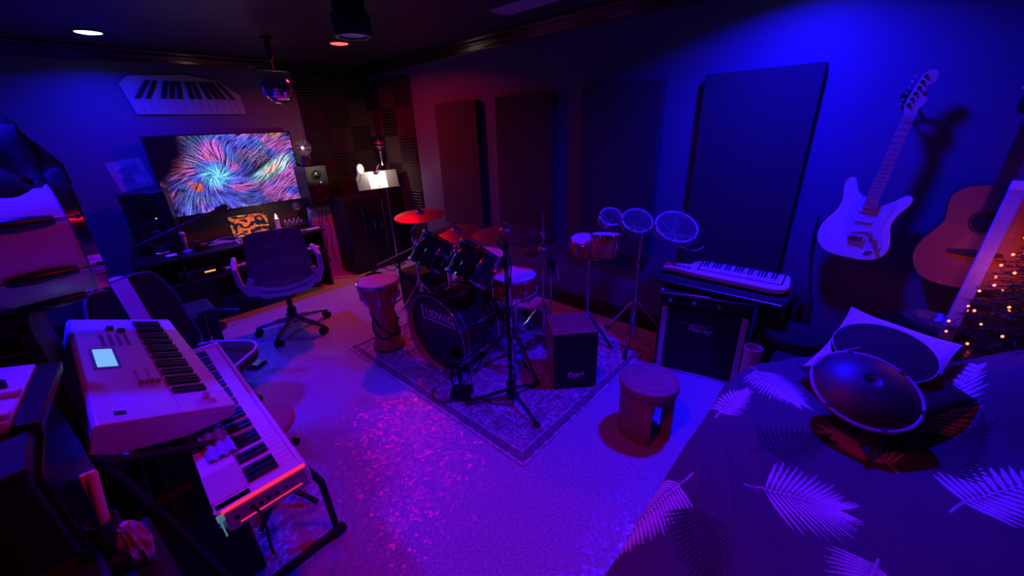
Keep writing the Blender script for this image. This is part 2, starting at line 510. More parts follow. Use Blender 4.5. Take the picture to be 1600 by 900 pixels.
def lava(u, v):
    n1 = nz(41, 5, 4)(u, v); n2 = nz(43, 14, 9)(u, v)
    s = 0.5 + 0.5 * np.sin((v * 2.6 + n1 * 2.6 - u * 0.6) * 4.2 + n2 * 2.0)
    k = sstep(0.2, 0.8, s) * (0.4 + 0.8 * n2)
    y = sstep(0.55, 0.8, nz(47, 6, 5)(u, v))
    return [k * (1.0) + 0.015, k * (0.14 + 0.38 * y) + 0.012, k * 0.03 + 0.02]

# television
t = thing('television', 'large flat screen television with a glowing blue and violet feather picture above the desk', 'television', (1.14, 4.76, 0.88), math.radians(3.5))
MB().box((-0.615, 0.0, 0.0), (0.615, 0.035, 0.72)).box((-0.3, 0.035, 0.1), (0.3, 0.06, 0.5)).build('casing', M_blackplastic, t, bevel=0.004)
grid_colors(1.205, 0.69, 460, 262, feather, 'screen', Matrix.Translation((0, -0.0015, 0.362)), attr_mat('television_picture', 1.2, 0.25, False), t)

# piano keyboard wall art
t = thing('keyboard_wall_art', 'pale cut-out piano keyboard art hanging high on the back wall above the television', 'wall art', (1.0, YB, 1.77))
MB().prism([(-0.40, 0.30), (-0.47, 0.24), (-0.425, 0.0), (0.41, 0.0), (0.40, 0.17), (0.25, 0.29), (0, 0.33)], 0, 0.02,
           Matrix(((1, 0, 0, 0), (0, 0, -1, 0), (0, 1, 0, 0), (0, 0, 0, 1)))).build('white_keys', mat('grey_art_board', (0.32, 0.3, 0.32), 0.5), t, bevel=0.003)
b = MB(); MF = Matrix(((1, 0, 0, 0), (0, 0, -1, 0), (0, 1, 0, 0), (0, 0, 0, 1)))
k = 0
for i, x in enumerate([-0.385, -0.315, -0.21, -0.15, -0.09, 0.0, 0.06, 0.14, 0.20, 0.255, 0.33]):
    lean = (0.0 - x) * 0.28; w = 0.017
    b.prism([(x - w, 0.13), (x + w, 0.13), (x + w + lean, 0.27), (x - w + lean, 0.27)], 0.0205, 0.03, MF)
b.build('black_keys', M_ebony, t)
b = MB()
for i in range(1, 14):
    x = -0.425 + i * 0.0598; b.box((x - 0.001, -0.021, 0.004), (x + 0.001, -0.0203, 0.125))
b.build('key_gaps', M_black, t)

# poster left of the television
def poster(u, v):
    n = nz(61, 5, 6)(u, v); m = nz(62, 16, 18)(u, v)
    inside = (np.abs(u - 0.5) < 0.3) & (np.abs(v - 0.5) < 0.34)
    c = np.where(inside, 0.16 + 0.25 * sstep(0.4, 0.6, n) + 0.15 * m, 0.28 + 0.1 * m)
    r = np.where(inside & (u > 0.6) & (v < 0.4), 0.7, c)
    return [r, np.where(inside, c * 0.6, c * 0.95), c]
t = thing('wall_poster', 'small creased paper poster on the back wall left of the television', 'poster', (0.385, YB - 0.002, 1.29))
grid_colors(0.24, 0.25, 40, 40, poster, 'print', Matrix.Rotation(math.radians(-8), 4, 'Y'), attr_mat('poster_print', 0, 0.5), t)

# mirror ball
t = thing('mirror_ball', 'small mirror ball hanging from the ceiling by a black motor above the television', 'mirror ball', (1.38, 3.80, CEIL))
MB().cyl((0, 0, 0), (0, 0, -0.012), 0.045).cyl((0, 0, -0.01), (0, 0, -0.15), 0.022).build('motor', M_blackplastic, t)
MB().cyl((0, 0, -0.15), (0, 0, -0.24), 0.003).build('chain', M_steel, t)
b = MB(); R = 0.118; cz = -0.355
rows = 15
for i in range(rows):
    th0 = PI * (i + 0.06) / rows; th1 = PI * (i + 0.94) / rows; tm = (th0 + th1) / 2
    n = max(4, int(2 * rows * math.sin(tm)))
    for j in range(n):
        a0 = 2 * PI * (j + 0.04) / n; a1 = 2 * PI * (j + 0.96) / n
        P4 = [(R * math.sin(th) * math.cos(a), R * math.sin(th) * math.sin(a), cz + R * math.cos(th)) for th, a in ((th0, a0), (th1, a0), (th1, a1), (th0, a1))]
        b.add(P4, [(0, 1, 2, 3)])
b.build('mirror_tiles', mat('mirror', (0.9, 0.9, 0.92), 0.04, 1.0), t, smooth=False)
MB().ball((0, 0, cz), R - 0.003, 24).build('core', M_blackplastic, t)

# ---------------------------------------------------------------- desk
t = thing('studio_desk', 'black studio desk with a raised shelf and keyboard tray below the television', 'desk', (1.02, 4.46, 0))
MB().box((-0.86, -0.28, 0.615), (0.62, 0.26, 0.64)).build('desktop', M_blackplastic, t, bevel=0.003)
MB().box((-0.78, -0.35, 0.415), (0.58, 0.02, 0.435)).build('keyboard_tray', M_black, t, bevel=0.003)
MB().box((-0.86, -0.22, 0), (-0.83, 0.26, 0.615)).build('side_panel', M_black, t, bevel=0.003)
MB().box((0.59, -0.22, 0), (0.62, 0.26, 0.615)).build('side_panel', M_black, t, bevel=0.003)
MB().box((-0.83, 0.2, 0.1), (0.59, 0.22, 0.6)).build('back_panel', M_black, t)
MB().box((-0.80, -0.02, 0.435), (-0.78, 0.0, 0.615)).box((0.56, -0.02, 0.435), (0.58, 0.0, 0.615)).build('tray_rail', M_grey, t)
b = MB().box((-0.83, -0.2, 0.0), (-0.4, 0.2, 0.41))
b.build('drawer_unit', M_black, t, bevel=0.005)
MB().box((-0.81, -0.208, 0.02), (-0.42, -0.199, 0.2)).build('drawer', M_blackplastic, t, bevel=0.003)
MB().box((-0.81, -0.208, 0.21), (-0.42, -0.199, 0.39)).build('drawer', M_blackplastic, t, bevel=0.003)

# generic piano key block (local x along keys, -y towards the player)
def key_block(n_white, pitch, depth, start=0, t=None, white=M_ivory, black=M_ebony, h=0.014, M=None, names=('white_keys', 'black_keys')):
    w = MB(); k = MB()
    x0 = -n_white * pitch / 2
    for i in range(n_white):
        x = x0 + i * pitch
        w.box((x + 0.0006, -depth, 0), (x + pitch - 0.0006, 0, h), M)
        if (i + start) % 7 not in (2, 6) and i < n_white - 1:
            k.box((x + pitch - pitch * 0.29, -depth * 0.64, h), (x + pitch + pitch * 0.29, -0.001, h + pitch * 0.5), M)
    a = w.build(names[0], white, t, bevel=0.0008)
    c = k.build(names[1], black, t, bevel=0.001)
    return a, c
# midi keyboard on the tray
t = thing('midi_keyboard', 'black midi keyboard with white keys on the tray under the desk', 'keyboard', (1.13, 4.2, 0.436))
MB().box((-0.46, -0.07, 0), (0.44, 0.14, 0.03)).box((-0.46, 0.06, 0.03), (0.44, 0.14, 0.055)).box((-0.46, -0.07, 0.03), (-0.425, 0.06, 0.05)).box((0.41, -0.07, 0.03), (0.44, 0.06, 0.05)).build('body', M_blackplastic, t, bevel=0.003)
key_block(36, 0.0232, 0.125, 0, t, M=Matrix.Translation((-0.008, 0.058, 0.031)))
t = thing('audio_interface', 'small black box with glowing orange display on the desk tray', 'audio interface', (0.50, 4.2, 0.436))
MB().box((-0.13, -0.06, 0), (0.13, 0.12, 0.08)).build('case', M_blackplastic, t, bevel=0.004)
MB().box((0.03, -0.0625, 0.045), (0.11, -0.0603, 0.058), Matrix.Translation((0.02,0,0))).build('display', mat('orange_led', (0.2, 0.1, 0.02), 0.4, emit=(1, 0.32, 0.06), estr=1.6), t)
# laptop
t = thing('laptop', 'open silver laptop with an orange and black swirled screen picture on the desk', 'laptop', (1.05, 4.40, 0.6405), math.radians(-6))
MB().box((-0.16, -0.20, 0), (0.17, 0.02, 0.014)).build('base', M_silver, t, bevel=0.003)
MB().box((-0.14, -0.17, 0.0142), (0.145, -0.04, 0.0155)).build('keyboard_area', M_blackplastic, t)
ML = Matrix.Translation((0.005, 0.03, 0.012)) @ Matrix.Rotation(math.radians(-14), 4, 'X')
MB().box((-0.165, 0, 0), (0.165, 0.008, 0.225), ML).build('lid', M_blackplastic, t, bevel=0.003)
grid_colors(0.315, 0.20, 90, 60, lava, 'display', ML @ Matrix.Translation((0, -0.0008, 0.113)), attr_mat('laptop_picture', 0.8, 0.25, False), t)
t = thing('laptop_stand', 'slanted silver tablet lying on the desk right of the laptop', 'tablet', (1.31, 4.32, 0.6405), math.radians(-12))
MB().box((-0.085, -0.12, 0.0), (0.085, 0.12, 0.010)).build('frame', M_silver, t, bevel=0.003)
MB().box((-0.07, -0.10, 0.0102), (0.07, 0.10, 0.0115)).build('glass', M_blackplastic, t)
t.name = 'tablet'
# candle
t = thing('candle', 'lit white pillar candle on the desk right of the laptop', 'candle', (1.335, 4.56, 0.6405))
MB().lathe([(0, 0), (0.055, 0), (0.058, 0.008), (0, 0.008)], seg=24).build('saucer', M_whitem, t)
MB().lathe([(0, 0.008), (0.022, 0.008), (0.022, 0.115), (0.018, 0.12), (0.006, 0.113), (0, 0.113)], seg=24).build('wax', mat('wax', (0.8, 0.7, 0.6), 0.5, emit=(1, 0.4, 0.15), estr=0.05), t)
MB().cyl((0, 0, 0.112), (0, 0, 0.125), 0.0012, seg=6).build('wick', M_black, t)
MB().lathe([(0, 0.120), (0.008, 0.128), (0.010, 0.138), (0.006, 0.153), (0, 0.17)], seg=14).build('flame', mat('flame', (1, 0.8, 0.5), 0.5, emit=(1, 0.72, 0.4), estr=25), t)
cl = bpy.data.lights.new('candle_light', 'POINT'); cl.energy = 0.5; cl.color = (1, 0.55, 0.2); cl.shadow_soft_size = 0.012
co = bpy.data.objects.new('candle_light', cl); COL.objects.link(co); co.location = (1.335, 4.56, 0.83)
# small desk items
t = thing('figurine', 'small pale and reddish standing figurine on the left end of the desk', 'figurine', (0.52, 4.38, 0.6405))
MB().lathe([(0, 0), (0.035, 0), (0.03, 0.01), (0.014, 0.02), (0.013, 0.07), (0.022, 0.10), (0.018, 0.13), (0, 0.135)], seg=16).build('body', M_silver, t)
MB().ball((0, 0, 0.155), 0.024, 14).build('head', M_pink, t)
t = thing('toy_truck', 'small dark red toy beside the figurine on the desk', 'toy', (0.62, 4.36, 0.6405), 0.3)
MB().box((-0.05, -0.02, 0.02), (0.05, 0.025, 0.05)).box((-0.045, -0.018, 0.05), (0.0, 0.022, 0.08)).build('body', mat('dark_red_plastic', (0.25, 0.03, 0.03), 0.4), t, bevel=0.006)
for sx in (-0.03, 0.03):
    for sy in (-0.024, 0.028):
        MB().cyl((sx, sy - 0.004, 0.016), (sx, sy + 0.004, 0.016), 0.0155, seg=14).build('wheel', M_rubber, t)
for x, y, lb in ((0.40, 4.30, 'pale round dish at the front left corner of the desk'), (0.36, 4.48, 'pale round dish behind the other one at the left end of the desk')):
    o = MB().lathe([(0, 0), (0.03, 0), (0.048, 0.012), (0.046, 0.014), (0.028, 0.003), (0, 0.003)], Matrix.Translation((x, y, 0.6405)), seg=24).build('dish', M_white)
    tag(o, lb, 'dish')
pts = [(0.72 + 0.09 * math.sin(i * 0.9) + i * 0.006, 4.34 + 0.07 * math.cos(i * 0.63) + 0.004 * i, 0.6425 + 0.035 * abs(math.sin(i * 0.37))) for i in range(26)]
tag(MB().tube(pts, 0.003, 6).build('cable', M_whitem), 'tangled pale cable lying on the desk left of the laptop', 'cable')
t = thing('turntable_mixer', 'low black mixer with knobs at the right end of the desk beside the candle', 'mixer', (1.49, 4.56, 0.6405))
MB().prism([(-0.10, 0), (0.10, 0), (0.10, 0.075), (-0.10, 0.035)], -0.11, 0.11, Matrix(((0, 0, 1, 0), (1, 0, 0, 0), (0, 1, 0, 0), (0, 0, 0, 1)))).build('case', M_blackplastic, t, bevel=0.004)
for i in range(4):
    for j in range(2):
        MB().cyl((-0.07 + i * 0.045, -0.04 + j * 0.07, 0.045 + j * 0.014), (-0.07 + i * 0.045, -0.045 + j * 0.07, 0.07 + j * 0.014), 0.010, 0.008, seg=12).build('knob', M_silver, t)
t.name = 'mixer'
t = thing('phone', 'pale flat phone lying on the right front edge of the desk', 'phone', (1.56, 4.27, 0.6405), 0.1)
MB().box((-0.065, -0.03, 0), (0.065, 0.03, 0.008)).build('body', M_white, t, bevel=0.003)
MB().box((-0.058, -0.024, 0.0082), (0.058, 0.024, 0.009)).build('screen', M_silver, t)
o = MB().tube([(1.38, 4.25, 0.648), (1.42, 4.24, 0.65), (1.46, 4.27, 0.648), (1.50, 4.26, 0.647)], [0.012, 0.006, 0.004, 0.006], 8).build('pen', M_white)
tag(o, 'small pale rod lying on the desk edge between tablet and phone', 'pen')
t = thing('crystal_ball', 'small blue-lit glass ball on a black post behind the right end of the desk', 'glass ball', (1.58, 4.62, 0.6405))
MB().lathe([(0, 0), (0.03, 0), (0.012, 0.01), (0.01, 0.15), (0.02, 0.165), (0, 0.165)], seg=16).build('post', M_blackplastic, t)
MB().ball((0, 0, 0.2), 0.038, 20).build('ball', M_glass, t)

# speakers
def speaker(label, loc, rz, w, d, h, tilt=0):
    t = thing('studio_monitor', label, 'speaker', loc, rz)
    MB().box((-w / 2, -d / 2, 0), (w / 2, d / 2, h)).build('cabinet', M_blackplastic, t, bevel=0.006)
    Mx = frame((0, -d / 2, h * 0.32), (0, -1, 0))
    MB().lathe([(w * 0.40, 0.001), (w * 0.40, 0.006), (w * 0.36, 0.008), (w * 0.33, 0.002), (w * 0.13, -0.02 + 0.022), (w * 0.1, 0.012), (0, 0.018)], Mx, 32).build('woofer', M_blackleather, t)
    Mx = frame((0, -d / 2, h * 0.75), (0, -1, 0))
    MB().lathe([(w * 0.24, 0.001), (w * 0.24, 0.004), (w * 0.14, 0.002), (w * 0.06, 0.004), (0, 0.009)], Mx, 28).build('tweeter', M_blackgloss, t)
    MB().ball((w * 0.12, -d / 2 - 0.001, h * 0.58), 0.0045, 8).build('power_light', mat('blue_led', (0.1, 0.2, 0.4), 0.4, emit=(0.2, 0.6, 1), estr=4), t)
    return t
speaker('black studio speaker at the left end of the desk, left of the television', (0.40, 4.62, 0.6405), math.radians(-14), 0.30, 0.24, 0.52)
t = thing('speaker_stand', 'grey column speaker stand beside the right end of the desk', 'speaker stand', (1.83, 4.68, 0))
MB().prism([(-0.17, 0), (0.17, 0), (0.11, 0.80), (-0.11, 0.80)], -0.05, 0.05, Matrix(((1, 0, 0, 0), (0, 0, -1, 0), (0, 1, 0, 0), (0, 0, 0, 1)))).build('column', M_greycloth, t, bevel=0.004)
MB().box((-0.13, -0.12, 0.80), (0.13, 0.12, 0.815)).build('top_plate', M_blackplastic, t, bevel=0.003)
speaker('black studio speaker on the grey column stand, right of the television', (1.83, 4.68, 0.8155), math.radians(8), 0.25, 0.22, 0.425)
for k, (x0, x1) in enumerate(((1.76, 1.80), (1.82, 1.78), (1.87, 1.86))):
    pts = [(x0 + (x1 - x0) * i / 12 + 0.012 * math.sin(i * 1.1 + k), 4.622 - 0.025 * math.sin(PI * i / 12) - 0.02, 0.80 - i * 0.055) for i in range(13)]
    tag(MB().tube(pts, 0.004, 6).build('cable', M_black), ['black cable hanging left in front of the grey speaker column', 'black cable hanging in the middle before the grey speaker column', 'black cable hanging right in front of the grey speaker column'][k], 'cable', 'cables hanging under the right speaker')
# plasma ball
t = thing('plasma_ball', 'glass plasma ball with pink and violet filaments on top of the right speaker', 'plasma ball', (1.80, 4.67, 1.241))
MB().lathe([(0, 0), (0.06, 0), (0.065, 0.01), (0.045, 0.07), (0.04, 0.10), (0, 0.10)], seg=28).build('base', M_blackplastic, t)
MB().ball((0, 0, 0.185), 0.088, 32).build('globe', mat('plasma_glass', (0.95, 0.95, 1.0), 0.03, trans=1.0, ior=1.05), t)
MB().ball((0, 0, 0.185), 0.014, 14).build('electrode', mat('plasma_core', (1, 0.4, 0.5), 0.4, emit=(1, 0.35, 0.45), estr=4), t)
b = MB(); rs = random.Random(4)
for i in range(26):
    d = Vector((rs.gauss(0, 1), rs.gauss(0, 1), rs.gauss(0, 1))).normalized()
    pts = [Vector((0, 0, 0.185)) + d * (0.012 + 0.07 * k / 7) + Vector((rs.uniform(-1, 1), rs.uniform(-1, 1), rs.uniform(-1, 1))) * 0.004 * (k > 0) for k in range(8)]
    b.tube(pts, [0.0008] * 7 + [0.0018], 5)
b.build('filaments', mat('plasma_filament', (0.6, 0.5, 0.9), 0.5, emit=(0.45, 0.4, 0.9), estr=0.35), t)

# boom microphone in front of the television
t = thing('boom_mic_stand', 'black boom stand reaching a microphone across the television from the left', 'microphone stand', (0.42, 4.06, 0))
MB().lathe([(0, 0), (0.14, 0), (0.14, 0.012), (0.02, 0.03), (0, 0.03)], seg=32).build('base', M_black, t)
MB().cyl((0, 0, 0.02), (0, 0, 0.885), 0.011).build('pole', M_blackplastic, t)
MB().cyl((-0.28, -0.06, 0.815), (0.37, 0.13, 0.985), 0.0085).build('boom', M_blackplastic, t)
MB().cyl((-0.03, -0.005, 0.87), (0.03, 0.01, 0.895), 0.022).build('clutch', M_blackplastic, t)
MB().cyl((0.36, 0.13, 0.985), (0.42, 0.14, 0.995), 0.020, 0.024).ball((0.43, 0.142, 0.997), 0.027, 14).build('microphone', M_blackplastic, t)

# office chair at the desk
t = thing('office_chair', 'pale shell office chair with dark perforated back at the desk', 'office chair', (0.93, 3.42, 0), math.radians(-12))
t.scale = (1.05, 1.05, 1.05)
for k in range(5):
    a = 2 * PI * k / 5 + 0.35
    c, s = math.cos(a), math.sin(a)
    MB().tube([(0.03 * c, 0.03 * s, 0.11), (0.14 * c, 0.14 * s, 0.095), (0.27 * c, 0.27 * s, 0.07)], [0.024, 0.02, 0.016], 8).build('base_leg', M_steel, t)
    cb = MB().cyl((0.27 * c - 0.012 * s, 0.27 * s + 0.012 * c, 0.028), (0.27 * c - 0.026 * s, 0.27 * s + 0.026 * c, 0.028), 0.0275, seg=18)
    cb.cyl((0.27 * c + 0.012 * s, 0.27 * s - 0.012 * c, 0.028), (0.27 * c + 0.026 * s, 0.27 * s - 0.026 * c, 0.028), 0.0275, seg=18)
    cb.cyl((0.27 * c, 0.27 * s, 0.028), (0.27 * c, 0.27 * s, 0.07), 0.012)
    cb.build('caster', M_rubber, t)
MB().cyl((0, 0, 0.08), (0, 0, 0.20), 0.034).cyl((0, 0, 0.2), (0, 0, 0.36), 0.02).box((-0.09, -0.12, 0.35), (0.09, 0.12, 0.378)).build('gas_column', M_blackplastic, t)
def shell_grid(fn, nu, nv, thick=0.012):
    b = MB(); g = [[fn(i / nu, j / nv) for j in range(nv + 1)] for i in range(nu + 1)]
    vs = []; fs = []
    for i in range(nu + 1):
        for j in range(nv + 1):
            vs.append(Vector(g[i][j]))
    N = []
    for i in range(nu + 1):
        for j in range(nv + 1):
            a = Vector(g[min(i + 1, nu)][j]) - Vector(g[max(i - 1, 0)][j]); c = Vector(g[i][min(j + 1, nv)]) - Vector(g[i][max(j - 1, 0)])
            N.append(a.cross(c).normalized())
    n0 = len(vs); vs += [v + n * thick for v, n in zip(vs[:], N)]
    I = lambda i, j: i * (nv + 1) + j
    for i in range(nu):
        for j in range(nv):
            fs.append((I(i, j), I(i + 1, j), I(i + 1, j + 1), I(i, j + 1)))
            fs.append(tuple(n0 + k for k in (I(i, j + 1), I(i + 1, j + 1), I(i + 1, j), I(i, j))))
    for i in range(nu):
        for j in (0, nv):
            fs.append((I(i, j), I(i + 1, j), n0 + I(i + 1, j), n0 + I(i, j)))
    for j in range(nv):
        for i in (0, nu):
            fs.append((I(i, j), I(i, j + 1), n0 + I(i, j + 1), n0 + I(i, j)))
    return b.add(vs, fs)
def seat_fn(u, v):
    x = (u - 0.5) * 0.47; y = -0.2 + v * 0.43
    return (x * (1 - 0.12 * v), y, 0.405 + 0.10 * abs(u - 0.5) ** 2 * 3 - 0.03 * sstep(0.8, 1, v) + 0.05 * (1 - v) ** 3)
shell_grid(lambda u, v: tuple(float(c) for c in seat_fn(u, v)), 14, 12, -0.03).build('seat_shell', M_silver, t)
shell_grid(lambda u, v: tuple(float(c) + (0.004 if k == 2 else 0) for k, c in enumerate(seat_fn(0.08 + 0.84 * u, 0.08 + 0.88 * v))), 14, 12, 0.03).build('seat_cushion', mat('red_cushion_fabric', (0.5, 0.22, 0.2), 0.9, bump=0.3, bscale=300), t)
def back_fn(u, v):
    w = 0.44 - 0.10 * v
    return ((u - 0.5) * w, -0.20 - 0.075 * v + 0.055 * (2 * abs(u - 0.5)) ** 2, 0.47 + v * 0.42 - 0.03 * (2 * abs(u - 0.5)) ** 4 * v)
b = shell_grid(back_fn, 16, 14, 0.014)
for (z0, n, rows) in ((0.36, 17, 4), (0.72, 13, 2), (0.05, 15, 2)):
    for r_ in range(rows):
        for i in range(n):
            u = 0.5 + (i - n / 2 + 0.5 * (r_ % 2)) * 0.046; v = z0 + r_ * 0.04
            if 0.06 < u < 0.94:
                p = back_fn(u, v); b.box((p[0] - 0.004, p[1] - 0.0175, p[2] - 0.003), (p[0] + 0.004, p[1] + 0.001, p[2] + 0.003), mi=1)
b.build('backrest', [mat('backrest_plastic', (0.16, 0.14, 0.17), 0.55), M_silver], t)
for s in (-1, 1):
    MB().tube([(s * 0.15, -0.05, 0.385), (s * 0.235, -0.07, 0.41), (s * 0.275, -0.08, 0.50), (s * 0.28, -0.06, 0.60), (s * 0.275, 0.0, 0.635), (s * 0.27, 0.12, 0.64)], [0.022, 0.024, 0.022, 0.02, 0.02, 0.018], 10).build('armrest', M_silver, t)
MB().tube([(-0.2, -0.205, 0.56), (-0.22, -0.2, 0.48), (-0.15, -0.2, 0.41), (0, -0.2, 0.395), (0.15, -0.2, 0.41), (0.22, -0.2, 0.48), (0.2, -0.205, 0.56)], 0.02, 10).build('back_frame', M_silver, t)

# dark corner cabinet, music stand with lamp, microphones
t = thing('corner_cabinet', 'tall black two-door cabinet in the foam corner behind the music stand', 'cabinet', (2.28, 4.50, 0))
MB().box((-0.34, -0.2, 0.0), (0.40, 0.24, 0.88)).build('body', M_black, t, bevel=0.004)
for s, x0, x1 in ((0, -0.335, 0.028), (1, 0.032, 0.395)):
    d = MB().box((x0, -0.218, 0.03), (x1, -0.2005, 0.86)).build('door', M_blackplastic, t, bevel=0.003)
    MB().box(((x1 - 0.05) if s == 0 else (x0 + 0.035), -0.232, 0.5), ((x1 - 0.035) if s == 0 else (x0 + 0.05), -0.2185, 0.6)).build('handle', M_steel, d, bevel=0.003)
t = thing('music_stand', 'black music stand holding a brightly lit white page in the back corner', 'music stand', (2.28, 4.06, 0))
for k in range(3):
    a = 2 * PI * k / 3 + 0.5
    MB().tube([(0, 0, 0.13), (0.16 * math.cos(a), 0.16 * math.sin(a), 0.06), (0.24 * math.cos(a), 0.24 * math.sin(a), 0.008)], 0.008, 8).build('leg', M_black, t)
MB().cyl((0, 0, 0.1), (0, 0, 1.0), 0.012).build('pole', M_black, t)
MS = Matrix.Translation((0.0, 0.0, 0.97)) @ Matrix.Rotation(math.radians(-9), 4, 'Z') @ Matrix.Rotation(math.radians(-12), 4, 'X')
MB().box((-0.23, -0.012, 0), (0.23, -0.008, 0.19), MS).box((-0.23, -0.05, 0), (0.23, -0.008, 0.004), MS).build('desk', M_grey, t, bevel=0.001)
o = MB().box((-0.10, -0.0145, 0.005), (0.10, -0.0125, 0.18), MS).build('sheet_music', M_whitem, None, off=(-2.28, -4.06, 0))
tag(o, 'white sheet of music brightly lit on the black music stand', 'sheet music')
t = thing('clip_lamp', 'small clip lamp shining on the page of the music stand', 'lamp', (2.28, 4.05, 1.15))
MB().box((-0.02, -0.02, -0.005), (0.02, 0.03, 0.022)).build('clip', M_blackplastic, t, bevel=0.002)
MB().tube([(0, 0, 0.02), (0.0, -0.02, 0.06), (0.0, -0.07, 0.085), (0.0, -0.13, 0.06)], 0.004, 8).build('neck', M_chrome, t)
F = frame((0, -0.13, 0.06), (0, 0.75, -0.6))
MB().lathe([(0, -0.01), (0.016, -0.005), (0.028, 0.02), (0.0265, 0.02), (0.0, 0.001)], F, 20).build('shade', M_blackplastic, t)
sl = bpy.data.lights.new('clip_lamp_light', 'POINT'); sl.energy = 5.0; sl.color = (1, 0.82, 0.68); sl.shadow_soft_size = 0.012
so = bpy.data.objects.new('clip_lamp_light', sl); COL.objects.link(so); so.location = (2.28, 4.05 - 0.118, 1.15 + 0.048)
t = thing('vocal_mic_stand', 'microphone in a red shock mount on a chrome stand above the music stand', 'microphone stand', (2.42, 4.16, 0))
for k in range(3):
    a = 2 * PI * k / 3
    MB().cyl((0, 0, 0.1), (0.10 * math.cos(a), 0.10 * math.sin(a), 0.01), 0.008).build('leg', M_blackplastic, t)
MB().cyl((0, 0, 0.08), (0, 0, 1.30), 0.010).build('pole', M_chrome, t)
MB().cyl((0, 0, 1.30), (-0.01, -0.02, 1.36), 0.016).build('mount_arm', M_chrome, t)
MB().torus(0.045, 0.005, Matrix.Translation((-0.01, -0.02, 1.40))).torus(0.045, 0.005, Matrix.Translation((-0.01, -0.02, 1.44))).build('shock_mount', mat('red_enamel', (0.4, 0.02, 0.02), 0.3), t)
MB().lathe([(0, 0), (0.022, 0.002), (0.024, 0.08), (0.02, 0.105), (0, 0.11)], Matrix.Translation((-0.01, -0.02, 1.37)), 20).build('microphone', M_steel, t)
t = thing('pop_filter_stand', 'black microphone stand with a small round pop filter left of the music stand', 'microphone stand', (2.06, 4.12, 0))
MB().lathe([(0, 0), (0.10, 0), (0.10, 0.012), (0.015, 0.025), (0, 0.025)], seg=28).build('base', M_black, t)
MB().cyl((0, 0, 0.02), (0, 0, 1.14), 0.009).build('pole', M_black, t)
MB().lathe([(0, 0.0), (0.022, 0.004), (0.026, 0.03), (0.026, 0.10), (0.016, 0.13), (0, 0.135)], frame((0, 0, 1.13), (-0.25, -0.5, 1)), 20).build('microphone', M_blackplastic, t)
MB().torus(0.05, 0.004, frame((0.03, -0.07, 1.2), (0.35, -1, 0.1))).build('hoop', M_steel, t)
MB().lathe([(0, 0), (0.048, 0.0), (0.048, 0.002), (0, 0.002)], frame((0.03, -0.07, 1.2), (0.35, -1, 0.1)), 28).build('mesh', M_whitem, t)
MB().tube([(0, 0, 1.05), (0.015, -0.05, 1.08), (0.025, -0.07, 1.15)], 0.003, 6).build('gooseneck', M_black, t)

